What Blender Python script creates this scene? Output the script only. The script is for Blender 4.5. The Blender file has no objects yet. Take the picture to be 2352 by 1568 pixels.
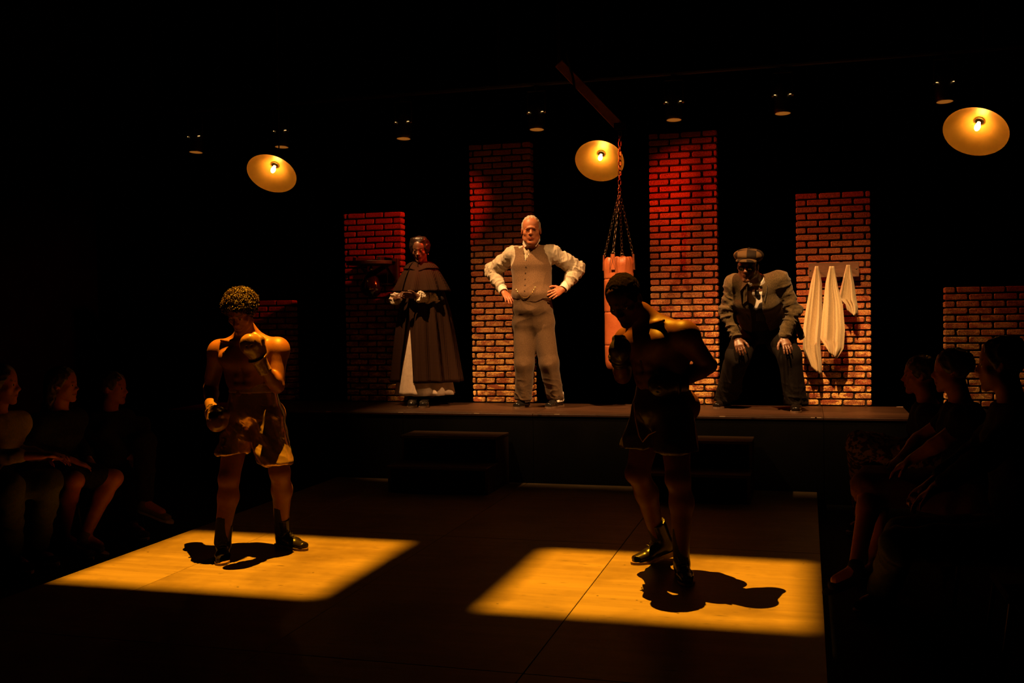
import bpy, math, random
import numpy as np
from mathutils import Vector, Matrix
from mathutils.bvhtree import BVHTree
random.seed(7); np.random.seed(7)
SC = bpy.context.scene
COL = SC.collection

# ------------------------------------------------------------------ camera
F_PX, EYE = 2376.0, np.array([0.0, 0.0, 1.51])
def _axes(yaw, pitch, roll):
    f = np.array([math.sin(yaw)*math.cos(pitch), math.cos(yaw)*math.cos(pitch), math.sin(pitch)])
    r = np.cross(f, [0, 0, 1]); r /= np.linalg.norm(r); u = np.cross(r, f)
    c, s = math.cos(roll), math.sin(roll)
    return c*r+s*u, -s*r+c*u, f
CR, CU, CF = _axes(*np.radians([-15.906, -1.688, -0.890]))
cam_data = bpy.data.cameras.new('camera'); cam = bpy.data.objects.new('camera', cam_data)
COL.objects.link(cam); SC.camera = cam
cam_data.sensor_width = 36.0; cam_data.lens = 36.0*F_PX/2352.0; cam_data.clip_end = 100; cam_data.clip_start = .05
cam.matrix_world = Matrix(((CR[0], CU[0], -CF[0], EYE[0]), (CR[1], CU[1], -CF[1], EYE[1]), (CR[2], CU[2], -CF[2], EYE[2]), (0, 0, 0, 1)))

def ray(px, py):
    return CR*((px-1176)/F_PX)-CU*((py-784)/F_PX)+CF
def at(px, py, Y):
    """world point seen at pixel (px, py) whose depth along the room is Y"""
    d = ray(px, py); return EYE+d*(Y/d[1])
def atz(px, py, z):
    d = ray(px, py); return EYE+d*((z-EYE[2])/d[2])
V = lambda *a: np.array(a, float)
def nz(v):
    v = np.asarray(v, float); return v/(np.linalg.norm(v)+1e-12)

# ------------------------------------------------------------------ world, exposure, stage lights
SC.view_settings.view_transform = 'Standard'; SC.view_settings.look = 'None'
SC.view_settings.exposure = 0.0; SC.view_settings.gamma = 1.0
SC.view_settings.use_curve_mapping = False
world = bpy.data.worlds.new('world'); SC.world = world; world.use_nodes = True
world.node_tree.nodes['Background'].inputs[0].default_value = (0, 0, 0, 1)
world.node_tree.nodes['Background'].inputs[1].default_value = 0.0
def spot(name, loc, target, watts, color, angle, blend=.3, radius=.02):
    L = bpy.data.lights.new(name, 'SPOT'); o = bpy.data.objects.new(name, L); COL.objects.link(o)
    L.energy = watts; L.color = color; L.spot_size = math.radians(angle); L.spot_blend = blend; L.shadow_soft_size = radius
    o.location = Vector(loc)
    o.rotation_euler = (Vector(target)-Vector(loc)).to_track_quat('-Z', 'Y').to_euler()
    return o
AMBER = (1.0, .40, .012); WARM = (1.0, .50, .17); RED = (1.0, .035, .004)
SQ_A, SQ_B = V(-3.05, 5.92, 5.5), V(-1.80, 6.75, 5.5)        # the two overhead square specials
KEY, KEY2 = V(-4.0, 7.5, 5.6), V(-.2, 6.5, 5.2)
spot('square_light', SQ_A, (-3.35, 5.62, 0), 7000, AMBER, 36, .1, .009)
spot('square_light', SQ_B, (-0.77, 5.62, 0), 7400, AMBER, 36, .1, .009)
spot('front_light', KEY, (-1.7, 9.4, 1.15), 1650, WARM, 84, .5, .038)

spot('front_light', KEY2, (-1.0, 9.5, 1.05), 2100, WARM, 60, .5, .04)
spot('red_light', (-2.2, 9.12, 3.02), (-4.45, 9.74, 2.1), 170, RED, 48, .85, .03)
spot('red_light', (-2.0, 9.12, 3.02), (-.0, 9.74, 1.95), 125, RED, 72, .85, .03)

# ------------------------------------------------------------------ materials
MATS = {}
def mat(name, c1, c2=None, rough=.6, metal=0., scale=8., detail=4., bump=0., bscale=60., spec=.5, sheen=0., stretch=None, emit=None, estr=0., tint=False, rand=0., coat=0., kind=None, sss=0., ramp=(.35, .65), aniso=None):
    if name in MATS: return MATS[name]
    if rough >= .7: spec = min(spec, .12)
    m = bpy.data.materials.new(name); m.use_nodes = True; nt = m.node_tree; N = nt.nodes; L = nt.links
    b = N['Principled BSDF']
    b.inputs['Roughness'].default_value = rough; b.inputs['Metallic'].default_value = metal
    b.inputs['Specular IOR Level'].default_value = spec
    b.inputs['Sheen Weight'].default_value = sheen; b.inputs['Coat Weight'].default_value = coat
    tc = N.new('ShaderNodeTexCoord'); mp = N.new('ShaderNodeMapping'); L.new(tc.outputs['Object'], mp.inputs[0])
    if stretch: mp.inputs['Scale'].default_value = stretch
    col = None
    if c2 is None:
        rgb = N.new('ShaderNodeRGB'); rgb.outputs[0].default_value = (*c1, 1); col = rgb.outputs[0]
    elif kind == 'check':                       # woven check: two crossed bands
        w1 = N.new('ShaderNodeTexWave'); w1.wave_type = 'BANDS'; w1.bands_direction = 'X'; w1.inputs['Scale'].default_value = scale
        w2 = N.new('ShaderNodeTexWave'); w2.wave_type = 'BANDS'; w2.bands_direction = 'Z'; w2.inputs['Scale'].default_value = scale
        L.new(mp.outputs[0], w1.inputs[0]); L.new(mp.outputs[0], w2.inputs[0])
        mu = N.new('ShaderNodeMath'); mu.operation = 'MULTIPLY'; L.new(w1.outputs['Fac'], mu.inputs[0]); L.new(w2.outputs['Fac'], mu.inputs[1])
        mx = N.new('ShaderNodeMix'); mx.data_type = 'RGBA'; L.new(mu.outputs[0], mx.inputs[0]); mx.inputs[6].default_value = (*c1, 1); mx.inputs[7].default_value = (*c2, 1); col = mx.outputs[2]
    elif kind == 'tartan':
        ck = N.new('ShaderNodeTexChecker'); ck.inputs['Scale'].default_value = scale; ck.inputs[1].default_value = (*c1, 1); ck.inputs[2].default_value = (*c2, 1)
        L.new(mp.outputs[0], ck.inputs[0]); col = ck.outputs[0]
    else:
        nz_ = N.new('ShaderNodeTexNoise'); nz_.inputs['Scale'].default_value = scale; nz_.inputs['Detail'].default_value = detail; nz_.inputs['Roughness'].default_value = .6
        L.new(mp.outputs[0], nz_.inputs['Vector'])
        rp = N.new('ShaderNodeValToRGB'); rp.color_ramp.elements[0].position = ramp[0]; rp.color_ramp.elements[1].position = ramp[1]
        rp.color_ramp.elements[0].color = (*c1, 1); rp.color_ramp.elements[1].color = (*c2, 1)
        L.new(nz_.outputs[0], rp.inputs[0]); col = rp.outputs[0]
    if rand:
        oi = N.new('ShaderNodeObjectInfo'); mr = N.new('ShaderNodeMapRange'); mr.inputs[3].default_value = 1-rand; mr.inputs[4].default_value = 1+rand*.6
        L.new(oi.outputs['Random'], mr.inputs[0]); hv = N.new('ShaderNodeHueSaturation'); L.new(mr.outputs[0], hv.inputs['Value']); L.new(col, hv.inputs['Color']); col = hv.outputs[0]
    if tint:
        at_ = N.new('ShaderNodeAttribute'); at_.attribute_name = 'tint'
        mx = N.new('ShaderNodeMix'); mx.data_type = 'RGBA'; mx.blend_type = 'MULTIPLY'; mx.inputs[0].default_value = 1
        L.new(col, mx.inputs[6]); L.new(at_.outputs['Color'], mx.inputs[7]); col = mx.outputs[2]
    L.new(col, b.inputs['Base Color'])
    if bump:
        bn = N.new('ShaderNodeTexNoise'); bn.inputs['Scale'].default_value = bscale; bn.inputs['Detail'].default_value = 3
        L.new(mp.outputs[0], bn.inputs['Vector']); bp = N.new('ShaderNodeBump'); bp.inputs['Strength'].default_value = bump; bp.inputs['Distance'].default_value = .01
        L.new(bn.outputs[0], bp.inputs['Height']); L.new(bp.outputs[0], b.inputs['Normal'])
    if emit:
        b.inputs['Emission Color'].default_value = (*emit, 1); b.inputs['Emission Strength'].default_value = estr
    MATS[name] = m; return m

# ------------------------------------------------------------------ object helpers
def link(name, data, parent=None):
    o = bpy.data.objects.new(name, data); COL.objects.link(o)
    if parent is not None: o.parent = parent
    return o
def tag(o, label=None, cat=None, group=None, kind=None):
    if label: o['label'] = label
    if cat: o['category'] = cat
    if group: o['group'] = group
    if kind: o['kind'] = kind
    return o
def thing(name, loc, label, cat, group=None):
    o = link(name, None); o.location = Vector(loc); o.empty_display_size = .1
    return tag(o, label, cat, group)
def origin_of(o):
    p = np.zeros(3)
    while o is not None:
        p += np.array(o.location); o = o.parent
    return p
def mesh(name, verts, faces, m=None, smooth=False):
    me = bpy.data.meshes.new(name)
    if isinstance(faces, np.ndarray):
        k = faces.shape[1]
        me.vertices.add(len(verts)); me.vertices.foreach_set('co', np.asarray(verts, np.float32).ravel())
        me.loops.add(faces.size); me.loops.foreach_set('vertex_index', faces.astype(np.int32).ravel())
        me.polygons.add(len(faces)); me.polygons.foreach_set('loop_start', np.arange(0, faces.size, k, dtype=np.int32))
        me.update(calc_edges=True)
    else:
        me.from_pydata([tuple(map(float, v)) for v in verts], [], faces)
    if smooth: me.polygons.foreach_set('use_smooth', np.ones(len(me.polygons), bool))
    if m is not None: me.materials.append(m)
    me.update(); return me
def part(name, verts, faces, m, parent=None, smooth=False, label=None, kind=None):
    """verts in world coordinates; stored relative to the parent chain"""
    verts = np.asarray(verts, float)
    if parent is not None: verts = verts-origin_of(parent)
    o = link(name, mesh(name, verts, faces, m, smooth), parent)
    if label: o['label'] = label
    if kind: o['kind'] = kind
    return o
class MB:
    """collects simple shapes, world coordinates"""
    def __init__(s): s.v = []; s.f = []
    def add(s, v, f):
        n = len(s.v); s.v += [tuple(map(float, p)) for p in v]; s.f += [tuple(i+n for i in q) for q in f]; return s
    def box(s, lo, hi, R=None, c=None, bevel=0.):
        lo = np.array(lo, float); hi = np.array(hi, float)
        if bevel:
            b = min(bevel, *(.45*(hi-lo))); v = []; idx = {}
            for i, sx in enumerate((lo, hi)):
                for j, sy in enumerate((lo, hi)):
                    for k, sz in enumerate((lo, hi)):
                        p = np.array([sx[0], sy[1], sz[2]]); sg = np.array([1-2*i, 1-2*j, 1-2*k])*b
                        for a in range(3):
                            q = p+sg; q[a] = p[a]; idx[i, j, k, a] = len(v); v.append(q)
            f = []
            for a in range(3):
                u, w = (a+1) % 3, (a+2) % 3
                for e in (0, 1):
                    loop = []
                    for (x, y) in ((0, 0), (1, 0), (1, 1), (0, 1)):
                        c_ = [0, 0, 0]; c_[a] = e; c_[u] = x; c_[w] = y; loop.append(idx[(*c_, a)])
                    f.append(loop if e else loop[::-1])
            for a in range(3):
                u, w = (a+1) % 3, (a+2) % 3
                for x in (0, 1):
                    for y in (0, 1):
                        c0 = [0, 0, 0]; c0[u] = x; c0[w] = y; c1 = list(c0); c1[a] = 1
                        q = [idx[(*c0, u)], idx[(*c1, u)], idx[(*c1, w)], idx[(*c0, w)]]
                        f.append(q if (x == y) else q[::-1])
            for i in (0, 1):
                for j in (0, 1):
                    for k in (0, 1):
                        t = [idx[i, j, k, a] for a in range(3)]
                        f.append(t if (i+j+k) % 2 else t[::-1])
        else:
            v = [V(x, y, z) for x in (lo[0], hi[0]) for y in (lo[1], hi[1]) for z in (lo[2], hi[2])]
            f = [(0, 1, 3, 2), (4, 6, 7, 5), (0, 4, 5, 1), (2, 3, 7, 6), (0, 2, 6, 4), (1, 5, 7, 3)]
        if R is not None:
            v = [R@p for p in v]
        if c is not None: v = [np.asarray(p)+c for p in v]
        return s.add(v, f)
    def tube(s, pts, r, n=8, caps=True, closed=False):
        pts = [np.asarray(p, float) for p in pts]; m = len(pts)
        rr = r if hasattr(r, '__len__') else [r]*m
        t0 = nz(pts[1]-pts[0]); a = np.cross(t0, [0, 0, 1]);
        if np.linalg.norm(a) < 1e-3: a = np.cross(t0, [1, 0, 0])
        a = nz(a); v = []
        for i, p in enumerate(pts):
            if closed: t = nz(pts[(i+1) % m]-pts[i-1])
            else: t = nz(pts[min(i+1, m-1)]-pts[max(i-1, 0)])
            a = nz(a-t*(a@t)); b = np.cross(t, a)
            for k in range(n):
                w = 2*math.pi*k/n; v.append(p+rr[i]*(a*math.cos(w)+b*math.sin(w)))
        f = []
        for i in range(m if closed else m-1):
            j = (i+1) % m
            for k in range(n):
                k2 = (k+1) % n; f.append((i*n+k, i*n+k2, j*n+k2, j*n+k))
        if caps and not closed:
            f.append(tuple(range(n))[::-1]); f.append(tuple((m-1)*n+k for k in range(n)))
        return s.add(v, f)
    def lathe(s, prof, c, axis, n=32, closed_ends=False):
        """prof: list of (radius, height along axis)"""
        ax = nz(axis); a = np.cross(ax, [0, 0, 1])
        if np.linalg.norm(a) < 1e-3: a = V(1, 0, 0)
        a = nz(a); b = np.cross(ax, a); v = []; f = []
        for r, h in prof:
            for k in range(n):
                w = 2*math.pi*k/n; v.append(np.asarray(c)+ax*h+r*(a*math.cos(w)+b*math.sin(w)))
        for i in range(len(prof)-1):
            for k in range(n):
                k2 = (k+1) % n; f.append((i*n+k, i*n+k2, (i+1)*n+k2, (i+1)*n+k))
        if closed_ends:
            f.append(tuple(range(n))[::-1]); f.append(tuple((len(prof)-1)*n+k for k in range(n)))
        return s.add(v, f)
    def out(s, name, m, parent=None, smooth=False, label=None, kind=None):
        return part(name, s.v, s.f, m, parent, smooth, label, kind)

# ------------------------------------------------------------------ smooth solid modelling (bodies, cloth, leather)
_C = [(0, 0, 0), (1, 0, 0), (0, 1, 0), (1, 1, 0), (0, 0, 1), (1, 0, 1), (0, 1, 1), (1, 1, 1)]
_E = [(0, 1), (2, 3), (4, 5), (6, 7), (0, 2), (1, 3), (4, 6), (5, 7), (0, 4), (1, 5), (2, 6), (3, 7)]
class Field:
    def __init__(s, lo, hi, h):
        s.lo = np.asarray(lo, float); s.h = h; s.n = np.ceil((np.asarray(hi, float)-s.lo)/h).astype(int)+1
        s.d = np.full(s.n, 1.0, np.float32)
        s.ax = [(s.lo[i]+h*np.arange(s.n[i])).astype(np.float32) for i in range(3)]
    def win(s, lo, hi, pad):
        a = np.clip(np.floor((np.asarray(lo)-pad-s.lo)/s.h).astype(int), 0, s.n); b = np.clip(np.ceil((np.asarray(hi)+pad-s.lo)/s.h).astype(int)+1, 0, s.n)
        if (b <= a).any(): return None
        sl = tuple(slice(a[i], b[i]) for i in range(3))
        return sl, s.ax[0][sl[0]][:, None, None], s.ax[1][sl[1]][None, :, None], s.ax[2][sl[2]][None, None, :]
    def put(s, sl, d, k, sub=False):
        o = s.d[sl]
        if sub:
            d = -d
            if k > 0: h = np.maximum(k-np.abs(o-d), 0)/k; s.d[sl] = np.maximum(o, d)+h*h*k*.25
            else: s.d[sl] = np.maximum(o, d)
        else:
            if k > 0: h = np.maximum(k-np.abs(o-d), 0)/k; s.d[sl] = np.minimum(o, d)-h*h*k*.25
            else: s.d[sl] = np.minimum(o, d)
    def cap(s, a, b, ra, rb=None, k=.02, sub=False):
        rb = ra if rb is None else rb; a = np.asarray(a, float); b = np.asarray(b, float); r = max(ra, rb)
        w = s.win(np.minimum(a, b)-r, np.maximum(a, b)+r, max(k, 3*s.h))
        if w is None: return s
        sl, X, Y, Z = w; ab = [float(x) for x in b-a]; L2 = sum(x*x for x in ab)+1e-12; a = [float(x) for x in a]
        px, py, pz = X-a[0], Y-a[1], Z-a[2]
        t = np.clip((px*ab[0]+py*ab[1]+pz*ab[2])/L2, 0, 1)
        d = np.sqrt((px-t*ab[0])**2+(py-t*ab[1])**2+(pz-t*ab[2])**2)-(ra+(rb-ra)*t)
        s.put(sl, d.astype(np.float32), k, sub); return s
    def ecap(s, a, b, ra, rb, u, k=.03, e=.6, sub=False):
        a = np.asarray(a, float); b = np.asarray(b, float); w = b-a; Ln = np.linalg.norm(w); w = w/Ln
        u = nz(np.asarray(u, float)-w*(np.asarray(u, float)@w)); v = np.cross(w, u); r = max(*ra, *rb)
        W = s.win(np.minimum(a, b)-r, np.maximum(a, b)+r, max(k, 3*s.h))
        if W is None: return s
        sl, X, Y, Z = W; px, py, pz = X-float(a[0]), Y-float(a[1]), Z-float(a[2]); w, u, v = w.tolist(), u.tolist(), v.tolist(); Ln = float(Ln)
        q = px*w[0]+py*w[1]+pz*w[2]; t = np.clip(q/Ln, 0, 1); dw = q-t*Ln
        du = px*u[0]+py*u[1]+pz*u[2]; dv = px*v[0]+py*v[1]+pz*v[2]
        ru = ra[0]+(rb[0]-ra[0])*t; rv = ra[1]+(rb[1]-ra[1])*t; rw = e*np.minimum(ru, rv)
        k0 = np.sqrt((du/ru)**2+(dv/rv)**2+(dw/rw)**2); k1 = np.sqrt((du/ru**2)**2+(dv/rv**2)**2+(dw/rw**2)**2)
        d = np.where(k0 < .05, -np.minimum(ru, rv), k0*(k0-1)/(k1+1e-6))
        s.put(sl, d.astype(np.float32), k, sub); return s
    def ell(s, c, r, A=None, k=.02, sub=False):
        c = np.asarray(c, float); r = np.asarray(r, float)*np.ones(3); A = np.eye(3) if A is None else np.asarray(A, float)  # rows = axes
        m = r.max(); W = s.win(c-m, c+m, max(k, 3*s.h))
        if W is None: return s
        sl, X, Y, Z = W; px, py, pz = X-float(c[0]), Y-float(c[1]), Z-float(c[2]); A = A.tolist()
        k0 = 0; k1 = 0
        for i in range(3):
            q = px*A[i][0]+py*A[i][1]+pz*A[i][2]; ri = float(r[i]); k0 = k0+(q/ri)**2; k1 = k1+(q/ri**2)**2
        k0 = np.sqrt(k0); k1 = np.sqrt(k1)
        d = np.where(k0 < .05, -float(r.min()), k0*(k0-1)/(k1+1e-6)); s.put(sl, d.astype(np.float32), k, sub); return s
    def box(s, c, half, A=None, rd=.01, k=0., sub=False):
        c = np.asarray(c, float); half = np.asarray(half, float); A = np.eye(3) if A is None else np.asarray(A, float)
        m = np.linalg.norm(half); W = s.win(c-m, c+m, max(k, 3*s.h))
        if W is None: return s
        sl, X, Y, Z = W; px, py, pz = X-float(c[0]), Y-float(c[1]), Z-float(c[2]); A = A.tolist()
        qs = [np.abs(px*A[i][0]+py*A[i][1]+pz*A[i][2])-float(half[i]-rd) for i in range(3)]
        d = np.sqrt(sum(np.maximum(q, 0)**2 for q in qs))+np.minimum(np.maximum(np.maximum(qs[0], qs[1]), qs[2]), 0)-rd
        s.put(sl, d.astype(np.float32), k, sub); return s
    def cut(s, fn):
        d = fn(s.ax[0][:, None, None], s.ax[1][None, :, None], s.ax[2][None, None, :]); s.d = np.maximum(s.d, d.astype(np.float32)); return s
    def plane(s, p, n):
        """throws away what lies on the side n points to"""
        n = nz(n); c = float(n@np.asarray(p, float)); n = n.tolist(); return s.cut(lambda X, Y, Z: X*n[0]+Y*n[1]+Z*n[2]-c)
    def mesh(s, smooth=1):
        d = s.d; inside = d < 0; n = s.n
        cnt = np.zeros(n-1, np.int8)
        for c in _C: cnt += inside[c[0]:n[0]-1+c[0], c[1]:n[1]-1+c[1], c[2]:n[2]-1+c[2]]
        act = np.argwhere((cnt > 0) & (cnt < 8)); del cnt
        idx = np.full(n-1, -1, np.int32); idx[act[:, 0], act[:, 1], act[:, 2]] = np.arange(len(act), dtype=np.int32)
        cv = np.stack([d[act[:, 0]+c[0], act[:, 1]+c[1], act[:, 2]+c[2]] for c in _C], 1)
        acc = np.zeros((len(act), 3)); num = np.zeros(len(act)); C = np.array(_C, float)
        for i, j in _E:
            a, b = cv[:, i], cv[:, j]; m = (a < 0) != (b < 0); t = np.where(m, a/(a-b+1e-20), 0)
            acc += np.where(m[:, None], C[i]+(C[j]-C[i])*t[:, None], 0); num += m
        v = s.lo+(act+acc/num[:, None])*s.h
        quads = []
        for ax in range(3):
            u, w = (ax+1) % 3, (ax+2) % 3
            sa = [slice(None)]*3; sb = [slice(None)]*3; sa[ax] = slice(0, -1); sb[ax] = slice(1, None)
            A, B = inside[tuple(sa)], inside[tuple(sb)]
            e = np.argwhere(A != B); ok = (e[:, u] > 0) & (e[:, w] > 0) & (e[:, u] < n[u]-1) & (e[:, w] < n[w]-1); e = e[ok]
            flip = ~A[e[:, 0], e[:, 1], e[:, 2]]; q = []
            for (x, y) in ((1, 1), (0, 1), (0, 0), (1, 0)):
                g = e.copy(); g[:, u] -= x; g[:, w] -= y; q.append(idx[g[:, 0], g[:, 1], g[:, 2]])
            q = np.stack(q, 1); q[flip] = q[flip][:, ::-1]; quads.append(q)
        q = np.concatenate(quads); q = q[(q >= 0).all(1)]
        for _ in range(smooth):
            S = np.zeros_like(v); c = np.zeros(len(v))
            for i in range(4):
                a, b = q[:, i], q[:, (i+1) % 4]
                for x in range(3): S[:, x] += np.bincount(a, v[b, x], len(v))+np.bincount(b, v[a, x], len(v))
                c += np.bincount(a, minlength=len(v))+np.bincount(b, minlength=len(v))
            v = np.where(c[:, None] > 0, .5*v+.5*S/np.maximum(c, 1)[:, None], v)
        return v, q
def normals(v, q):
    fn = np.cross(v[q[:, 2]]-v[q[:, 0]], v[q[:, 3]]-v[q[:, 1]]); N = np.zeros_like(v)
    for i in range(4):
        for x in range(3): N[:, x] += np.bincount(q[:, i], fn[:, x], len(v))
    return N/(np.linalg.norm(N, axis=1)[:, None]+1e-12)
def vnoise(p, seed=0):
    i = np.floor(p); f = p-i; f = f*f*(3-2*f); r = 0
    def hsh(x, y, z):
        t = np.sin(x*127.1+y*311.7+z*74.7+seed*17.3)*43758.5453; return t-np.floor(t)
    for c in _C:
        w = 1
        for k in range(3): w = w*(f[:, k] if c[k] else 1-f[:, k])
        r = r+w*hsh(i[:, 0]+c[0], i[:, 1]+c[1], i[:, 2]+c[2])
    return r
def folds(v, q, amp, freq, seed=0, axis=None, along=.25, mask=None, ridge=True):
    """cloth folds: displace along the normal with noise that runs long in one direction"""
    N = normals(v, q); p = v.copy()
    if axis is not None:
        ax = nz(axis); s_ = p@ax; p = p+np.outer(s_*(along-1), ax)
    w = p+.03*np.stack([vnoise(p*freq*.6, seed+5), vnoise(p*freq*.6, seed+6), vnoise(p*freq*.6, seed+7)], 1)
    a = vnoise(w*freq, seed); b = vnoise(w*freq*2.1, seed+1)
    r = 1-np.abs(2*a-1); r2 = 1-np.abs(2*b-1)
    d = (1.9*r**2.2-.7+.5*(r2**2-.4)) if ridge else (2*a-1)+.4*(2*b-1)
    if mask is not None: d = d*mask(v)
    return v+N*(amp*d)[:, None]
def seg_t(v, a, b):
    a = np.asarray(a); ab = np.asarray(b)-a; return (v-a)@ab/(ab@ab)
def seg_d(v, a, b):
    t = np.clip(seg_t(v, a, b), 0, 1); return np.linalg.norm(v-(np.asarray(a)+t[:, None]*(np.asarray(b)-a)), axis=1)
def bounds(pts, pad):
    p = np.array(pts); return p.min(0)-pad, p.max(0)+pad
def bvh_of(v, q): return BVHTree.FromPolygons([Vector(p) for p in v], [tuple(map(int, f)) for f in q])
def on(bvh, px, py):
    h = bvh.ray_cast(Vector(EYE), Vector(nz(ray(px, py))))
    return (None, None) if h[0] is None else (np.array(h[0]), np.array(h[1]))
# ------------------------------------------------------------------ people: shared anatomy
ZU = V(0, 0, 1)
SKIN_PALE = mat('skin_ruddy', (.40, .125, .05), (.48, .17, .075), .48, scale=14, bump=.08, bscale=220, tint=True)
SKIN_TAN = mat('skin_tan', (.135, .046, .017), (.165, .058, .022), .5, scale=12, bump=.06, bscale=200, tint=True, spec=.3)
SKIN_DARK = mat('skin_dark', (.115, .046, .022), (.15, .062, .03), .4, scale=12, bump=.06, bscale=200, tint=True, spec=.6)
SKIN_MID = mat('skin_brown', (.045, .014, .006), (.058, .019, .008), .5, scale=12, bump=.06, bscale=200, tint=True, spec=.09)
EYE_W = mat('eye_white', (.42, .33, .26), rough=.15); EYE_D = mat('eye_iris', (.03, .015, .01), rough=.1)
def head_frame(c, fwd, up, s):
    y = nz(fwd); x = nz(np.cross(y, up)); z = np.cross(x, y); c = np.asarray(c, float)
    return dict(c=c, x=x, y=y, z=z, s=s, A=np.array([x, y, z]), w=lambda a, b, d: c+s*(a*x+b*y+d*z))
def head(F, H, jaw=1., nose=1., ears=True, frown=0.):
    w, s, A = H['w'], H['s'], H['A']
    E = lambda c, r, k=.012, sub=False: F.ell(w(*c), np.array(r)*s, A, k*s, sub)
    C = lambda a, b, ra, rb=None, k=.01, sub=False: F.cap(w(*a), w(*b), ra*s, (rb or ra)*s, k*s, sub)
    E((0, -.012, .032), (.075, .095, .088)); E((0, .03, .045), (.062, .054, .062), .02); E((0, .026, -.03), (.06*jaw, .06, .076), .02)
    for g in (-1, 1):
        C((g*.048*jaw, -.002, -.058), (g*.012, .062, -.1), .022*jaw, .018, .02)
        E((g*.044, .05, -.024), (.022, .022, .02), .015)
        C((g*.002, .083, .024), (g*.042, .066, .024), .0105, .009, .008)
    E((0, .066, -.103), (.023*jaw, .018, .017), .014)
    for g in (-1, 1): E((g*.031, .09, .003), (.0165, .013, .0115), .01, True)
    for g in (-1, 1):
        E((g*.031, .0728, .0085), (.0165, .0140, .0085), .003); E((g*.031, .0715, -.0068), (.0155, .0130, .0058), .003)
    C((0, .08, .014), (0, .102*(.5+.5*nose), -.026), .0085, .012*nose, .008); E((0, .105, -.029), (.0125*nose, .011, .011), .006)
    for g in (-1, 1): E((g*.0125*nose, .094, -.033), (.0085, .011, .0085), .005)
    E((0, .075, -.058), (.027, .018, .02), .014)
    for g in (-1, 1):
        C((0, .088, -.0595), (g*.0235, .079, -.0605-frown), .0056, .0045, .005); C((0, .087, -.0715), (g*.019, .080, -.0715-frown), .0068, .005, .005)
        C((0, .101, -.0655), (g*.028, .09, -.066-frown), .0042, k=.003, sub=True)
        if frown: C((g*.017, .101, -.036), (g*.034, .086, -.066), .0045, .003, .008, True); C((g*.004, .094, .024), (g*.03, .09, .018), .009, .008, .008); C((g*.0035, .097, .032), (g*.003, .098, .02), .002, k=.004, sub=True)
    if ears:
        for g in (-1, 1):
            E((g*.078, -.01, -.004), (.0085, .019, .031), .006); E((g*.085, -.004, .0), (.005, .009, .016), .005, True)
def paint_head(v, H, t, lips=(.9, .55, .55), brow=(.3, .25, .2), mouth=True, fd=0.):
    q = (v-H['c'])/H['s']@H['A'].T
    fr = q[:, 1] > .055; ax = np.abs(q[:, 0])
    zc = q[:, 2]+.066+fd*ax/.022; m = fr & (np.abs(zc) < .0115-.35*np.maximum(ax-.008, 0)) & (ax < .025); t[m, :3] = lips
    m = fr & (np.abs(zc) < .0026) & (ax < .026); t[m, :3] = np.array(lips)*.35
    m = fr & (np.abs(q[:, 2]-.026-.12*(ax-.03)) < .0045) & (ax > .013) & (ax < .05); t[m, :3] = brow
    return t
def add_eyes(H, root):
    s = H['s']
    for g in (-1, 1):
        c = H['w'](g*.031, .0722, .0008); mb = MB(); prof = []
        for i in range(9):
            a = math.pi*i/8; prof.append((max(.0122*s*math.sin(a), 1e-5), -.0122*s*math.cos(a)))
        mb.lathe(prof, c, H['y'], 12); o = mb.out('eye', EYE_W, root, True); o.data.materials.append(EYE_D)
        for p in o.data.polygons:
            if (np.array(p.center)+origin_of(root)-c)@H['y'] > .0095*s: p.material_index = 1
def hand(F, wr, d, n, t, curl=(.5, .5, .5, .5), spread=.12, s=1., thumb=.6, k=.004):
    """wr wrist, d towards the knuckles, n out of the palm, t towards the thumb"""
    d = nz(d); t = nz(np.asarray(t, float)-d*(d@np.asarray(t, float))); n0 = np.cross(d, t); n = n0 if n0@np.asarray(n, float) > 0 else -n0
    wr = np.asarray(wr, float); kc = wr+d*.085*s
    F.ecap(wr+d*.012*s, kc-d*.008*s, (.028*s, .018*s), (.04*s, .0145*s), t, .014, .7)
    for i, (o, L) in enumerate(((.029, .074), (.0095, .083), (-.010, .077), (-.0285, .06))):
        p = kc+t*o*s-d*(.004+.006*(i == 3))*s; a = 0.; r = .0095*s if i < 3 else .0082*s
        dd = nz(d+t*o*spread*30); F.cap(p-dd*.03*s, p, r*1.02, r, .008)
        for j, fr in enumerate((.45, .31, .24)):
            a += curl[i]*(.75, 1., .6)[j]; e = nz(dd*math.cos(a)+n*math.sin(a)); q = p+e*L*fr*s
            F.cap(p, q, r*(1-.09*j), r*(.93-.09*j), k); p = q
    p = wr+d*.022*s+t*.024*s+n*.006*s; e = nz(t*.75+d*.6+n*.25)
    F.cap(p-e*.01*s, p+e*.036*s, .0155*s, .0125*s, .012); p = p+e*.036*s
    e = nz(t*.45+d*.85+n*thumb*.5); F.cap(p, p+e*.032*s, .0118*s, .011*s, k); p = p+e*.032*s
    e = nz(t*.2+d*.9+n*thumb); F.cap(p, p+e*.027*s, .0108*s, .0092*s, k)
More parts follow.
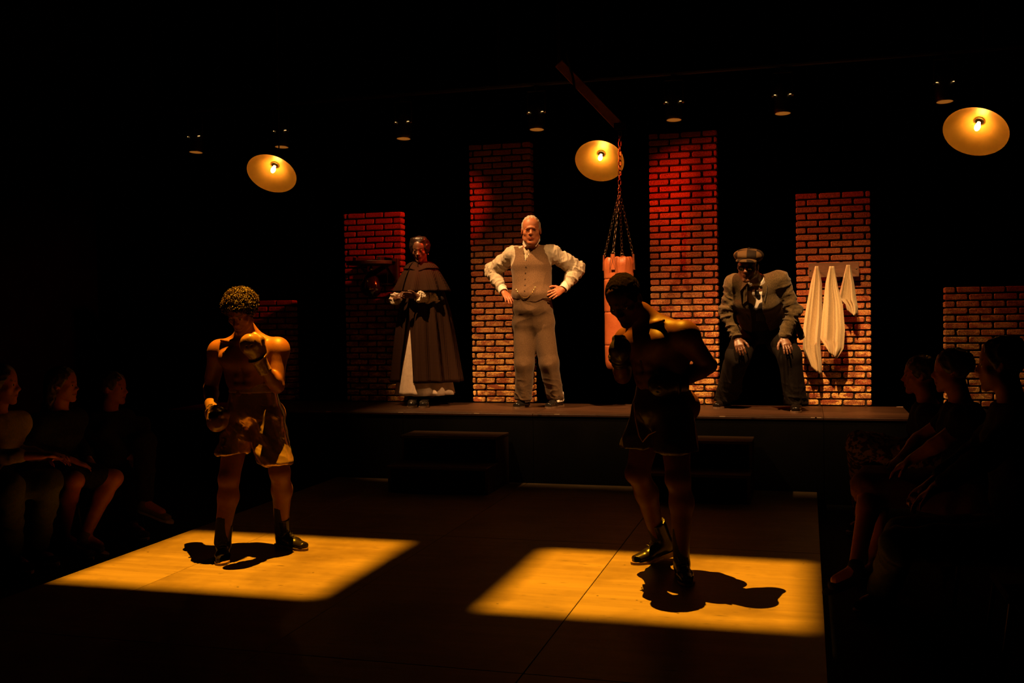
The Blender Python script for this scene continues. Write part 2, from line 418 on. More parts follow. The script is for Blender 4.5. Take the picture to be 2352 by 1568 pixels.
def torso(F, J, w=(.165, .145, .165), dep=(.118, .105, .122), g=0., k=.05, girdle=.062, low=.05, neck=True):
    P, C, N = J['P'], J['C'], J['N']; up = J['Hb']-J['Ha']; uc = J['Sb']-J['Sa']; W = P*.58+C*.42+J.get('belly', V(0, 0, 0)); a = nz(C-P)
    w = [x+g for x in w]; dep = [x+g for x in dep]
    F.ecap(P-a*low, W, (w[0], dep[0]), (w[1], dep[1]), up, k); F.ecap(W, C, (w[1], dep[1]), (w[2], dep[2]), nz(up)+nz(uc), k)
    F.ecap(C, C+.55*(N-C), (w[2], dep[2]), (w[2]*.72, dep[2]*.8), uc, k)
    for x in 'ab': F.cap(C+.72*(N-C), J['S'+x], girdle+g, girdle*.95+g, k); F.cap(C, J['S'+x]-.05*(J['S'+x]-C), .085+g, girdle+g, k)
    if neck: F.cap(N-.03*nz(J['H']-N), J['H'], .058+g, .055+g, .03)
def arm(F, S, E, Wr, r=(.054, .042, .041, .028), g=0., k=.02, to=1.):
    F.cap(S, E, r[0]+g, r[1]+g, k); m = E+.28*(Wr-E); F.cap(E, m, r[1]+g, r[2]+g, k); F.cap(m, E+to*(Wr-E), r[2]+g, r[3]+g, k)
def leg(F, H, K, A, r=(.088, .06, .058, .039), g=0., k=.03, back=None, to=1.):
    F.cap(H, K, r[0]+g, r[1]+g, k); m = K+.3*(A-K)
    if back is not None: m = m+nz(back)*.018
    F.cap(K, m, r[1]*.92+g, r[2]+g, k); F.cap(m, K+to*(A-K), r[2]+g, r[3]+g, k)
def joints(**k): return {a: np.asarray(b, float) for a, b in k.items()}
def skin_part(root, F, m, H=None, paint=None, smooth=1, name='body', extra=None):
    v, q = F.mesh(smooth); t = np.ones((len(v), 4), np.float32)
    if H is not None: paint_head(v, H, t, **(paint or {}))
    if extra: extra(v, t)
    o = part(name, v, q, m, root, True)
    a = o.data.color_attributes.new('tint', 'FLOAT_COLOR', 'POINT'); a.data.foreach_set('color', t.ravel()); return o
def solid(name, F, m, root, fold=None, smooth=1, label=None, ret=False):
    v, q = F.mesh(smooth)
    if fold: v = fold(v, q)
    o = part(name, v, q, m, root, True, label); return (o, v, q) if ret else o
def footprint(g, d, L, wd=.047, n=16):
    u = nz(np.cross(d, ZU)); pts = []
    prof = ((0, .0), (.02, .55), (.08, .72), (.3, .66), (.5, .72), (.68, .98), (.8, .97), (.92, .68), (.98, .36), (1, 0))
    for t, w_ in prof: pts.append(g+d*(t*L)+u*(w_*wd))
    for t, w_ in prof[-2:0:-1]: pts.append(g+d*(t*L)-u*(w_*wd))
    return pts
def shoe(root, g, d, L=.29, top=.10, m=None, msole=None, spat=None, lift=0., name='shoe', h=.0045, r=.046, laces=None, shin=None):
    """g = ground point under the heel's back edge, d = toe direction, lift = heel raised"""
    d = nz(d*V(1, 1, 0)); u = nz(np.cross(d, ZU)); g = np.asarray(g, float); z = ZU
    F = Field(*bounds([g-u*.08-d*.05, g+d*(L+.05)+u*.08, g+z*(top+.05+lift)], .03), h)
    hl = z*lift
    F.ecap(g+d*.045+z*.02+hl, g+d*.05+z*.075+hl, (.033, .042), (.036, .045), u, .02)
    F.ecap(g+d*.06+z*.05+hl, g+d*(.62*L)+z*.038+hl*.25, (.037, .045), (.043, .034), u, .02)
    F.ecap(g+d*(.6*L)+z*.036+hl*.25, g+d*(L-.026)+z*.029, (.044, .031), (.036, .024), u, .02)
    sh = z if shin is None else nz(shin)/nz(shin)[2]
    if top > .11: F.cap(g+d*.062+z*.07+hl, g+d*.062+z*.07+sh*(top-.07)+hl, r*.95, r*1.04, .03); F.plane(g+d*.062+z*.07+sh*(top-.07)+hl, sh)
    else: F.plane(g+d*.05+z*top+hl, z+.0*d)
    n = nz(np.cross(u, d*L*.7-hl*.8)); n = n if n[2] < 0 else -n
    if lift < .01: F.plane(g+z*.014, -z)
    o = solid(name, F, m, root)
    mb = MB(); lo = footprint(g-d*.003, d, L+.006, .047); N = len(lo)
    def zz(p): t = np.clip((p-g)@d/(L*.65), 0, 1); return z*lift*(1-t)
    v = [p+zz(p)+z*.0005 for p in lo]+[p+zz(p)+z*.016 for p in lo]
    f = [tuple(range(N)), tuple(range(N, 2*N))[::-1]]+[(i, (i+1) % N, N+(i+1) % N, N+i)[::-1] for i in range(N)]
    mb.add(v, f); mb.out('sole', msole, o)
    if lift >= .01:
        mb = MB(); hp = footprint(g, d, L, .045); hs = [p for p in hp if (p-g)@d < .09]; N = len(hs)
        mb.add([p+zz(p)*.85-z*.012 for p in hs]+[p+zz(p)+z*.002 for p in hs], [tuple(range(N)), tuple(range(N, 2*N))[::-1]]+[(i, (i+1) % N, N+(i+1) % N, N+i)[::-1] for i in range(N)]); mb.out('heel', msole, o)
    if laces:
        mb = MB()
        for i in range(5):
            c = g+hl*.7+d*(.13+.022*i*(-1 if False else 1)-.04)+z*(.112-.011*i); mb.tube([c-u*.022, c+z*.006+d*.006, c+u*.022], .0022, 5)
        mb.tube([g+d*.10+z*.125+u*a*.018+d*b*.03+z*c_ for a, b, c_ in ((0, 0, 0), (1, .5, .012), (2, 1.2, 0), (1.6, 1.6, -.02), (.4, .7, -.008))], .002, 5)
        mb.out('laces', laces, o)
    return o
# ------------------------------------------------------------------ the room
M_BLACK = mat('black_paint', (.003, .0028, .0026), (.006, .0055, .005), .85, scale=3, spec=.1)
M_DRAPE = mat('black_velour', (.0012, .0012, .0012), (.0022, .002, .002), .95, scale=20, spec=.0)
M_DECK = None
def wood(name, c1, c2, stretch, rough=.5, marks=True, spec=.4, coat=0.):
    m = bpy.data.materials.new(name); m.use_nodes = True; nt = m.node_tree; N = nt.nodes; L = nt.links; b = N['Principled BSDF']
    b.inputs['Roughness'].default_value = rough; b.inputs['Specular IOR Level'].default_value = spec; b.inputs['Coat Weight'].default_value = coat
    tc = N.new('ShaderNodeTexCoord'); oi = N.new('ShaderNodeObjectInfo'); ad = N.new('ShaderNodeVectorMath'); ad.operation = 'ADD'
    sc = N.new('ShaderNodeVectorMath'); sc.operation = 'SCALE'; L.new(oi.outputs['Location'], sc.inputs[0]); sc.inputs['Scale'].default_value = 3.7
    L.new(tc.outputs['Object'], ad.inputs[0]); L.new(sc.outputs[0], ad.inputs[1])
    def noise(st, s, d, lo, hi, r=.6):
        mp = N.new('ShaderNodeMapping'); mp.inputs['Scale'].default_value = st; L.new(ad.outputs[0], mp.inputs[0])
        n = N.new('ShaderNodeTexNoise'); n.inputs['Scale'].default_value = s; n.inputs['Detail'].default_value = d; n.inputs['Roughness'].default_value = r; L.new(mp.outputs[0], n.inputs['Vector'])
        q = N.new('ShaderNodeMapRange'); q.inputs[1].default_value = lo; q.inputs[2].default_value = hi; L.new(n.outputs[0], q.inputs[0]); return q.outputs[0]
    def mix(f, a, c, bl='MIX'):
        x = N.new('ShaderNodeMix'); x.data_type = 'RGBA'; x.blend_type = bl
        L.new(f, x.inputs[0]) if not isinstance(f, float) else setattr(x.inputs[0], 'default_value', f)
        for sock, val in ((6, a), (7, c)):
            if isinstance(val, tuple): x.inputs[sock].default_value = (*val, 1)
            else: L.new(val, x.inputs[sock])
        return x.outputs[2]
    col = mix(noise(stretch, 2.2, 5, .36, .66), c1, c2)
    col = mix(noise(tuple(a*3 for a in stretch), 9, 3, .3, .72), col, tuple(.8*a for a in c2))
    if marks:
        col = mix(noise((1, 1, 1), 1.6, 4, .48, .72), col, tuple(.78*a for a in c1))               # worn, dull patches
        col = mix(noise((7, 45, 7), 1.1, 2, .66, .74), col, tuple(.35*a for a in c1))               # scuffs
        vo = N.new('ShaderNodeTexVoronoi'); vo.inputs['Scale'].default_value = 6; L.new(ad.outputs[0], vo.inputs[0])
        q = N.new('ShaderNodeMapRange'); q.inputs[1].default_value = .05; q.inputs[2].default_value = .03; L.new(vo.outputs['Distance'], q.inputs[0])
        col = mix(q.outputs[0], col, tuple(.2*a for a in c1))                                         # small dents
    L.new(col, b.inputs['Base Color'])
    n = N.new('ShaderNodeTexNoise'); n.inputs['Scale'].default_value = 90; mp = N.new('ShaderNodeMapping'); mp.inputs['Scale'].default_value = stretch; L.new(ad.outputs[0], mp.inputs[0]); L.new(mp.outputs[0], n.inputs['Vector'])
    bp = N.new('ShaderNodeBump'); bp.inputs['Strength'].default_value = .12; bp.inputs['Distance'].default_value = .004; L.new(n.outputs[0], bp.inputs['Height']); L.new(bp.outputs[0], b.inputs['Normal'])
    MATS[name] = m; return m
M_DECK = wood('deck_plywood', (.115, .072, .031), (.215, .15, .078), (.4, 6, 6), .5)
M_STAGE = wood('stained_boards', (.040, .017, .008), (.072, .031, .014), (.7, 6, 6), .45)
M_TREAD = wood('tread_wood', (.04, .02, .01), (.06, .03, .016), (1, 8, 8), .5, False)
def shell(name, lo, hi, m=M_BLACK):
    o = MB().box(lo, hi).out(name, m); o['kind'] = 'structure'; return o
shell('floor', (-9, -4, -.22), (4.6, 11.6, -.10))
shell('ceiling', (-9, -4, 6.2), (4.6, 11.6, 6.35))
shell('wall_back', (-9, 11.4, -.02), (4.6, 11.6, 6.2), M_DRAPE); shell('wall_front', (-9, -4, -.1), (4.6, -3.8, 6.2))
shell('wall_left', (-9, -3.8, -.02), (-8.8, 11.4, 6.2)); shell('wall_right', (4.4, -3.8, -.02), (4.6, 11.4, 6.2))
# low plywood deck the boxers stand on
deck = thing('stage_deck', (-2.06, 5, -.10), 'low worn plywood deck with two bright amber squares of light on it', 'stage floor')
xs = [-4.19, -3.586, -2.366, -1.146, .074]; ys = [-.8, 1.67, 4.11, 6.55, 8.725]
MB().box((-4.19, -.8, -.0998), (.074, 8.725, -.015)).out('deck_frame', M_BLACK, deck)
for i in range(4):
    for j in range(4):
        c = V((xs[i]+xs[i+1])/2, (ys[j]+ys[j+1])/2, 0); hx, hy = (xs[i+1]-xs[i])/2-.0022, (ys[j+1]-ys[j])/2-.0022
        mb = MB().box((-hx, -hy, -.0145), (hx, hy, 0), bevel=.0015); o = link('plywood_panel', mesh('plywood_panel', mb.v, mb.f, M_DECK), deck); o.location = Vector(c-origin_of(deck))
# raised stage platform along the back
ST = .607
plat = thing('stage_platform', (-2.4, 9.24, -.10), 'long raised black stage platform with dark stained boards on top', 'stage')
MB().box((-5.95, 8.76, -.0995), (.80, 9.74, ST-.022)).out('platform_frame', M_BLACK, plat)
px = [-5.97, -4.75, -3.53, -2.31, -1.09, .13, .82]
for i in range(6):
    for (y0, y1) in ((8.725, 8.85), (8.852, 9.75)):
        c = V((px[i]+px[i+1])/2, (y0+y1)/2, ST-.0105); h = V((px[i+1]-px[i])/2-.001, (y1-y0)/2-.0005, .0105)
        mb = MB().box(-h, h, bevel=.003); o = link('stage_board', mesh('stage_board', mb.v, mb.f, M_STAGE), plat); o.location = Vector(c-origin_of(plat))
    mb = MB().box((px[i]+.002, 8.735, -.095), (px[i+1]-.002, 8.759, ST-.03)); mb.out('front_panel', M_BLACK, plat)
M_TAPE = mat('tape', (.55, .42, .3), rough=.5)
for x in (755, 921, 1095, 1279, 1659, 1869):
    c = at(x, 948, 8.733); MB().box((c[0]-.024, 8.7245, ST-.004), (c[0]+.024, 8.737, ST+.0012)).out('tape_mark', M_TAPE, plat)
MB().box((.762, 9.738, ST-.004), (.818, 9.751, ST+.0012)).out('tape_mark', M_TAPE, plat)
MB().box((.06, 8.7245, ST-.004), (.11, 8.737, ST+.0012)).out('tape_mark', M_TAPE, plat)
# two step units
def steps(x0, x1, label):
    t = thing('step_unit', ((x0+x1)/2, 8.4, 0), label, 'steps', 'wooden step units in front of the platform')
    for z, y0, y1 in ((.445, 8.37, 8.715), (.225, 8.05, 8.39)):
        MB().box((x0, y0, z-.025), (x1, y1, z), bevel=.004).out('tread', M_TREAD, t)
        MB().box((x0+.03, y0+.03, .0 if z < .3 else .225), (x1-.03, y0+.05, z-.026)).out('riser', M_BLACK, t)
    for x in (x0+.004, x1-.026):
        prof = [(8.08, 0), (8.71, 0), (8.71, .419), (8.4, .419), (8.4, .199), (8.08, .199)]
        n = len(prof); v = [(x, y, z) for y, z in prof]+[(x+.022, y, z) for y, z in prof]
        MB().add(v, [tuple(range(n)), tuple(range(n, 2*n))[::-1]]+[(i, n+i, n+(i+1) % n, (i+1) % n) for i in range(n)]).out('side_panel', M_TREAD, t)
steps(-3.415, -2.525, 'dark wooden step unit below the woman in the cape')
steps(-1.31, -.42, 'dark wooden step unit partly hidden behind the stooping boxer')
# ------------------------------------------------------------------ brick pillars
def brick_mat():
    m = bpy.data.materials.new('brick'); m.use_nodes = True; nt = m.node_tree; N = nt.nodes; L = nt.links; b = N['Principled BSDF']
    b.inputs['Roughness'].default_value = .78; b.inputs['Specular IOR Level'].default_value = .25
    tc = N.new('ShaderNodeTexCoord'); oi = N.new('ShaderNodeObjectInfo'); ad = N.new('ShaderNodeVectorMath'); ad.operation = 'ADD'
    rs = N.new('ShaderNodeVectorMath'); rs.operation = 'SCALE'; rs.inputs['Scale'].default_value = 40
    cb = N.new('ShaderNodeCombineXYZ'); L.new(oi.outputs['Random'], cb.inputs[0]); L.new(oi.outputs['Random'], cb.inputs[1]); L.new(cb.outputs[0], rs.inputs[0])
    L.new(tc.outputs['Object'], ad.inputs[0]); L.new(rs.outputs[0], ad.inputs[1])
    cr = N.new('ShaderNodeValToRGB'); e = cr.color_ramp.elements; e[0].color = (.26, .062, .022, 1); e[1].color = (.42, .15, .05, 1)
    x = e.new(.35); x.color = (.36, .085, .03, 1); x = e.new(.7); x.color = (.30, .10, .035, 1); L.new(oi.outputs['Random'], cr.inputs[0])
    mp = N.new('ShaderNodeMapping'); mp.inputs['Scale'].default_value = (1, 1, 2.2); L.new(ad.outputs[0], mp.inputs[0])
    n1 = N.new('ShaderNodeTexNoise'); n1.inputs['Scale'].default_value = 11; n1.inputs['Detail'].default_value = 5; n1.inputs['Roughness'].default_value = .65; L.new(mp.outputs[0], n1.inputs['Vector'])
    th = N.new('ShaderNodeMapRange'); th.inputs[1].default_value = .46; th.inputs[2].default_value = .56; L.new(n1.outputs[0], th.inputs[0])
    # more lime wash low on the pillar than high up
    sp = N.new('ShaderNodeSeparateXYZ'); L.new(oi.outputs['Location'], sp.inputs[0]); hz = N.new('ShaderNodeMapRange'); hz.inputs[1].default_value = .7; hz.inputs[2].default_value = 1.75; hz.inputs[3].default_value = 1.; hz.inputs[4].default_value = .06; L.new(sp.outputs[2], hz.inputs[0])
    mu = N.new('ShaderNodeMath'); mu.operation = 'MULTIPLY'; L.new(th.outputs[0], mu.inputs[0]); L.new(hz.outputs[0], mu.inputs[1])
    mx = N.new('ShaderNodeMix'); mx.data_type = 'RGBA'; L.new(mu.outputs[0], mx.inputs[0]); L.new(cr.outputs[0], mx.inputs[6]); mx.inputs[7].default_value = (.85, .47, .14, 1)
    n2 = N.new('ShaderNodeTexNoise'); n2.inputs['Scale'].default_value = 130; n2.inputs['Detail'].default_value = 4; L.new(ad.outputs[0], n2.inputs['Vector'])
    mr = N.new('ShaderNodeMapRange'); mr.inputs[1].default_value = .3; mr.inputs[2].default_value = .7; mr.inputs[3].default_value = .3; mr.inputs[4].default_value = 1.55; L.new(n2.outputs[0], mr.inputs[0])
    hv = N.new('ShaderNodeHueSaturation'); L.new(mr.outputs[0], hv.inputs['Value']); L.new(mx.outputs[2], hv.inputs['Color']); L.new(hv.outputs[0], b.inputs['Base Color'])
    bp = N.new('ShaderNodeBump'); bp.inputs['Strength'].default_value = .5; bp.inputs['Distance'].default_value = .004; L.new(n2.outputs[0], bp.inputs['Height']); L.new(bp.outputs[0], b.inputs['Normal'])
    return m
M_BRICK = brick_mat(); M_MORTAR = mat('mortar', (.018, .011, .008), (.03, .018, .012), .95, scale=40, spec=.1)
BRK = {}
def brick_mesh(L, k):
    """one worn brick, front face towards -Y, origin at its middle; clipped corners and a rounded front edge"""
    key = (round(L, 3), k)
    if key in BRK: return BRK[key]
    R = random.Random(hash(key) & 0xffff); hx, hz, d = L/2, .0238, .052; v = []
    cs = [R.uniform(.004, .012) for _ in range(4)]; j = lambda a=.0016: R.uniform(-a, a)
    def ring(x, z, y, f): 
        o = []
        for i, (sx, sz) in enumerate(((-1, -1), (1, -1), (1, 1), (-1, 1))):
            c = cs[i]*f; p, q = (sx*x, sz*(z-c)), (sx*(x-c), sz*z)
            for (a, b) in ((p, q) if sx*sz > 0 and False else ((p, q) if sx*sz < 0 else (q, p))): o.append((a+j(), y+j(.0007), b+j(.001)))
        return o
    order = None
    r1 = ring(hx, hz, -d+.006, 1.); r2 = ring(hx-.0045, hz-.0045, -d, .8); r0 = ring(hx, hz, d, 1.)
    ang = lambda p: math.atan2(p[2], p[0])
    rings = [sorted(r, key=ang) for r in (r0, r1, r2)]; v = rings[0]+rings[1]+rings[2]; f = []
    for a in (0, 8):
        for i in range(8): f.append((a+i, a+(i+1) % 8, a+8+(i+1) % 8, a+8+i))
    f.append(tuple(range(16, 24))); f.append(tuple(range(8))[::-1])
    BRK[key] = mesh('brick', v, f, M_BRICK); return BRK[key]
CP = .0622
def pillar(x0, x1, ncourse, mirror, label, short=False, phase=0, y=9.76):
    H = ncourse*CP; xc = (x0+x1)/2; t = thing('brick_pillar', (xc, y+.055, -.10), label, 'brick pillar', 'brick pillars along the back of the stage'); t['kind'] = 'thing'
    MB().box((x0+.016, y+.014, -.0995), (x1-.016, y+.10, ST+H-.012)).out('mortar_core', M_MORTAR, t)
    for i in range(ncourse):
        a, spans = (0. if (i+phase) % 2 == 0 else -.1), []
        while a < x1-x0-.02:
            lo, hi = max(a, 0.), min(a+.184, x1-x0)
            if hi-lo > .022: spans.append((lo, hi))
            a += .2
        for lo, hi in spans:
            if mirror: lo, hi = (x1-x0)-hi, (x1-x0)-lo
            L = round((hi-lo)/.004)*.004; k = random.randrange(5)
            o = link('brick', brick_mesh(L, k), t)
            o.location = ((x0+(lo+hi)/2)-xc+random.uniform(-.002, .002), -.003+random.uniform(-.003, .003), ST+.10+CP*(i+.5)+random.uniform(-.0015, .0015))
            o.rotation_euler = (random.uniform(-.02, .02), random.uniform(-.008, .008), random.uniform(-.01, .01))
pillar(-5.78, -5.155, 17, True, 'low brick pillar in shadow behind the boxer in satin shorts')
pillar(-4.555, -3.925, 31, True, 'brick pillar behind the speed bag with its right edge lit red', phase=0)
pillar(-3.195, -2.565, 41, True, 'tall dark red brick pillar behind the man in the waistcoat', phase=1)
pillar(-1.415, -.785, 41, False, 'tallest red brick pillar between the hanging punch bag and the crouching man', phase=1)
pillar(-.085, .555, 31, False, 'brick pillar with three towels hung on its front', phase=0)
pillar(1.165, 1.985, 17, False, 'low dim brick pillar beyond the platform behind the seated woman', phase=1)
# ------------------------------------------------------------------ man in the waistcoat
TWEED = mat('tweed_brown', (.125, .07, .036), (.20, .115, .06), .85, scale=160, detail=3, bump=.15, bscale=300, sheen=.15)
TWEED_T = mat('trouser_brown', (.08, .046, .023), (.13, .075, .038), .8, scale=180, detail=3, bump=.12, bscale=300, sheen=.1)
SHIRT = mat('cream_shirt', (.52, .43, .32), (.60, .51, .39), .7, scale=60, bump=.05, bscale=300)
WHITE = mat('white_linen', (.74, .68, .6), (.82, .77, .7), .7, scale=60)
GREYHAIR = mat('grey_hair', (.30, .24, .19), (.58, .5, .42), .5, scale=40, detail=5, stretch=(6, 1, 1))
PATENT = mat('patent_leather', (.008, .007, .007), (.012, .011, .01), .12, spec=.7, coat=.6)
SOLE = mat('sole_leather', (.10, .055, .03), (.16, .09, .05), .6)
GOLD = mat('gold', (.8, .55, .2), rough=.25, metal=1.)
def waistcoat_man():
    Yb = 9.27; root = thing('person', atz(1240, 930, ST)*V(1, 1, 0)+V(0, 0, ST), 'grey-haired man in shirtsleeves and brown waistcoat with hands on hips', 'person')
    fw = nz(V(.24, -.97, 0))
    J = joints(H=at(1220, 529, 9.17), N=at(1219, 566, 9.28), C=at(1220, 608, 9.28), P=at(1224, 722, 9.29), Sa=at(1178, 584, 9.29), Sb=at(1267, 581, 9.30),
               Ea=at(1131, 622, 9.43), Eb=at(1327, 617, 9.44), Wa=at(1157, 671, 9.25), Wb=at(1293, 664, 9.27), Ha=at(1207, 735, 9.29), Hb=at(1246, 735, 9.29),
               Ka=at(1204, 835, 9.25), Kb=at(1261, 833, 9.28))
    ga, gb = atz(1207, 934, ST), atz(1283, 934, ST)
    J['Aa'], J['Ab'] = ga+V(-.01, -.03, .10), gb+V(-.02, 0, .10)
    J['belly'] = fw*.035
    H = head_frame(J['H'], nz(V(.23, -.97, -.06)), ZU, 1.09)
    F = Field(*bounds([x for k_, x in J.items() if k_ != "belly"], .18), .0048)
    torso(F, J, (.165, .165, .17), (.12, .13, .125)); head(F, H, 1.08, 1.12, True, .0055)
    F.ecap(J['N'], H['w'](0, .02, -.07), (.062, .058), (.06, .06), V(1, 0, 0), .03)
    for g in (-1, 1): F.ell(H['w'](g*.042, .042, -.072), .018, None, .02)      # jowls
    for s in 'ab':
        arm(F, J['S'+s], J['E'+s], J['W'+s]); leg(F, J['H'+s], J['K'+s], J['A'+s])
    hand(F, J['Wa'], at(1176, 693, 9.13)-J['Wa'], V(.9, .3, -.2), V(.3, .8, .3), (.25, .3, .3, .35), .10, 1.05, .3)
    hand(F, J['Wb'], at(1262, 679, 9.15)-J['Wb'], V(-.6, .6, -.3), V(.2, .6, .9), (.22, .22, .25, .28), .14, 1.05, .3)
    skin_part(root, F, SKIN_PALE, H, dict(brow=(.6, .5, .45), fd=.0055))
    add_eyes(H, root)
    F = Field(*bounds([H['c']], .16), .004)
    F.ell(H['w'](0, -.014, .036), np.array((.079, .099, .09))*H['s'], H['A'], .01)
    F.plane(H['w'](0, .052, .045), H['y']*.55-H['z']*.22+H['y']*.2); F.plane(H['w'](0, 0, -.035), -H['z']-.2*H['y'])
    solid('hair', F, GREYHAIR, root, lambda v, q: folds(v, q, .003, 60, 3, H['y'], .2))
    # shirt: sleeves and chest
    F = Field(*bounds([J[k] for k in ('Sa', 'Sb', 'Ea', 'Eb', 'Wa', 'Wb', 'C', 'P', 'N')], .17), .0054)
    torso(F, J, (.165, .17, .172), (.122, .132, .128), .004, neck=False)
    for s in 'ab':
        S, E, W = J['S'+s], J['E'+s], J['W'+s]; m = S+.55*(E-S)
        F.cap(S, m, .072, .07, .03); F.cap(m, E, .07, .064, .03); n = E+.45*(W-E); F.cap(E, n, .064, .055, .03); F.cap(n, E+.8*(W-E), .055, .043, .02); F.plane(E+.86*(W-E), W-E) if False else None
    F.cap(J['N']-.02*ZU, J['N']+.02*ZU, .068, .062, .02)
    F.plane(J['P']+V(0, 0, .125), -ZU); F.plane(J['N']+.032*ZU, ZU)
    def shirt_f(v, q):
        for s in 'ab':
            for (a, b, sd) in ((J['S'+s], J['E'+s], 1), (J['E'+s], J['W'+s], 4)):
                w = np.exp(-(np.maximum(seg_d(v, a, b)-.06, 0)/.03)**2); v = folds(v, q, .0075, 11, sd, nz(b-a)+.25*V(.3, .2, .9), 2.4, lambda p: w[:len(p)]); v = folds(v, q, .0035, 20, sd+9, nz(b-a)+.5*V(-.3, .2, .9), 1.8, lambda p: w[:len(p)])
        return v
    o, v, q = solid('shirt', F, SHIRT, root, shirt_f, ret=True)
    for s in 'ab':
        F = Field(*bounds([J['E'+s], J['W'+s]], .08), .004); a, b = J['E'+s]+.74*(J['W'+s]-J['E'+s]), J['E'+s]+1.0*(J['W'+s]-J['E'+s])
        F.cap(a, b, .041, .044, .01); F.cap(a+1.05*(b-a), b+.5*(b-a), .036, k=.005, sub=True); F.plane(a, a-b); F.plane(b, b-a); solid('cuff', F, WHITE, o)
    # collar wings
    for L in (((1202, 549), (1213, 561), (1205, 568), (1200, 560)), ((1240, 546), (1224, 562), (1231, 566), (1240, 553))):
        p = [at(x, y, 9.155+.0012*abs(x-1219)) for x, y in L]; bk = [x+V(0, .008, 0) for x in p]
        MB().add(p+bk, [(0, 1, 2, 3), (7, 6, 5, 4)]+[(k, 4+k, 4+(k+1) % 4, (k+1) % 4) for k in range(4)]).out('collar', WHITE, o)
    F = Field(*bounds([J['N']], .12), .0045); F.cap(J['N']-.03*ZU-fw*.0, J['N']+.055*ZU+fw*.01, .074, .066, .01); F.cap(J['N']-.03*ZU, J['N']+.08*ZU+fw*.01, .062, .058, k=0, sub=True); F.plane(J['N']+ZU*.05-fw*.02, ZU-.25*(-fw)*-1); F.plane(J['N']-ZU*.03, -ZU); solid('collar_band', F, WHITE, o)
    # waistcoat
    F = Field(*bounds([J[k] for k in ('Sa', 'Sb', 'C', 'P', 'N')], .2), .0045)
    torso(F, J, (.172, .174, .176), (.128, .142, .136), .008, neck=False, girdle=.058)
    u = nz(V(.97, .24, 0)); P, C = J['P'], J['C']; bv = bounds([P], 0)
    vb = at(1206, 600, 9.1)                                       # bottom of the V
    F.cut(lambda X, Y, Z: -np.maximum(np.maximum(np.maximum((X-vb[0])*u[0]+(Y-vb[1])*u[1]-.004-(Z-vb[2])*.66, -.006-(Z-vb[2])*.06-((X-vb[0])*u[0]+(Y-vb[1])*u[1])), -((X-C[0])*fw[0]+(Y-C[1])*fw[1])), vb[2]-Z))
    for s, x in (('a', -1), ('b', 1)):                             # arm holes
        S = J['S'+s]; F.ell(S+u*(x*.035)-ZU*.03, (.075, .16, .115), np.array([u, fw, ZU]), .01, True)
    hem = at(1203, 694, 9.1)[2]
    F.cut(lambda X, Y, Z: (hem+.035-.035*np.clip(((X-P[0])*fw[0]+(Y-P[1])*fw[1])/.12, -1, 1)+.03*np.clip(np.abs(np.abs((X-P[0]+.015)*u[0]+(Y-P[1])*u[1])-.03)/.06-.3, 0, 1))-Z)
    o, v, q = solid('waistcoat', F, TWEED, root, lambda v, q: folds(v, q, .004, 8, 11, V(.3, 0, 1), .4), ret=True)
    bv = bvh_of(v, q)
    for px, py in ((1208, 598), (1208, 613), (1207, 627), (1206, 641), (1206, 655), (1205, 668)):
        p, n = on(bv, px, py)
        if p is not None: MB().lathe([(.0001, .004), (.005, .0035), (.0065, .001), (.0065, -.002)], p, n, 10, True).out('button', mat('horn_button', (.05, .03, .02), rough=.3), o)
    pts = []
    for i in range(33):
        t = i/32; x = 1184+t*(1230-1184); y = 661+(4*t*(1-t))*23-2*t; p, n = on(bv, x, y)
        if p is not None: pts.append(p+n*.006)
    ch = MB()
    for i in range(len(pts)-1):
        a, b = pts[i], pts[i+1]; m = (a+b)/2; d = nz(b-a); n = nz(np.cross(d, fw if i % 2 else np.cross(d, fw)))
        ring = [m+d*.0055*math.cos(w)+n*.0032*math.sin(w) for w in np.linspace(0, 2*math.pi, 8, False)]; ch.tube(ring, .0014, 5, closed=True)
    ch.out('watch_chain', GOLD, o)
    # tie
    F = Field(*bounds([J['N']], .16), .004); n = J['N']
    F.ecap(n+fw*.082-ZU*.005-u*.004, n+fw*.092-ZU*.035-u*.006, (.016, .012), (.02, .014), u, .008); F.ecap(n+fw*.094-ZU*.04-u*.006, n+fw*.125-ZU*.125-u*.03, (.026, .012), (.018, .012), u, .008)
    solid('necktie', F, mat('check_silk', (.05, .025, .012), (.5, .36, .2), .5, kind='tartan', scale=85), root)
    # trousers
    F = Field(*bounds([J[k] for k in ('P', 'Ha', 'Hb', 'Aa', 'Ab')], .2), .0058)
    F.ecap(P+ZU*.22+fw*.032, P+ZU*.06+fw*.022, (.176, .152), (.176, .14), u, .03); F.ecap(P+ZU*.06+fw*.02, P-ZU*.07, (.172, .134), (.178, .112), u, .04); F.ell(P-fw*.05-ZU*.06, (.15, .1, .11), np.array([u, fw, ZU]), .04)
    for s in 'ab':
        h, k, a = J['H'+s], J['K'+s], J['A'+s]; bot = a*V(1, 1, 0)+ZU*(ST+.045)
        F.cap(h-ZU*.03, k, .104, .088, .06); F.cap(k, bot, .088, .078, .03)
        F.ecap(k+fw*.02, bot+fw*.012, (.03, .075), (.03, .084), u, .03)
    F.plane(P+ZU*.185, ZU); F.plane(V(0, 0, ST+.075), -ZU)
    def tf(v, q):
        v = folds(v, q, .006, 8, 21, V(0, 0, 1), .28); w = np.clip((ST+.33-v[:, 2])/.25, 0, 1); v = folds(v, q, .007, 11, 25, V(.4, 0, 1), 2., lambda p: w)
        w = np.exp(-((v[:, 2]-P[2]+.02)/.1)**2); return folds(v, q, .0035, 9, 27, V(.8, 0, .6), .6, lambda p: w)
    solid('trousers', F, TWEED_T, root, tf)
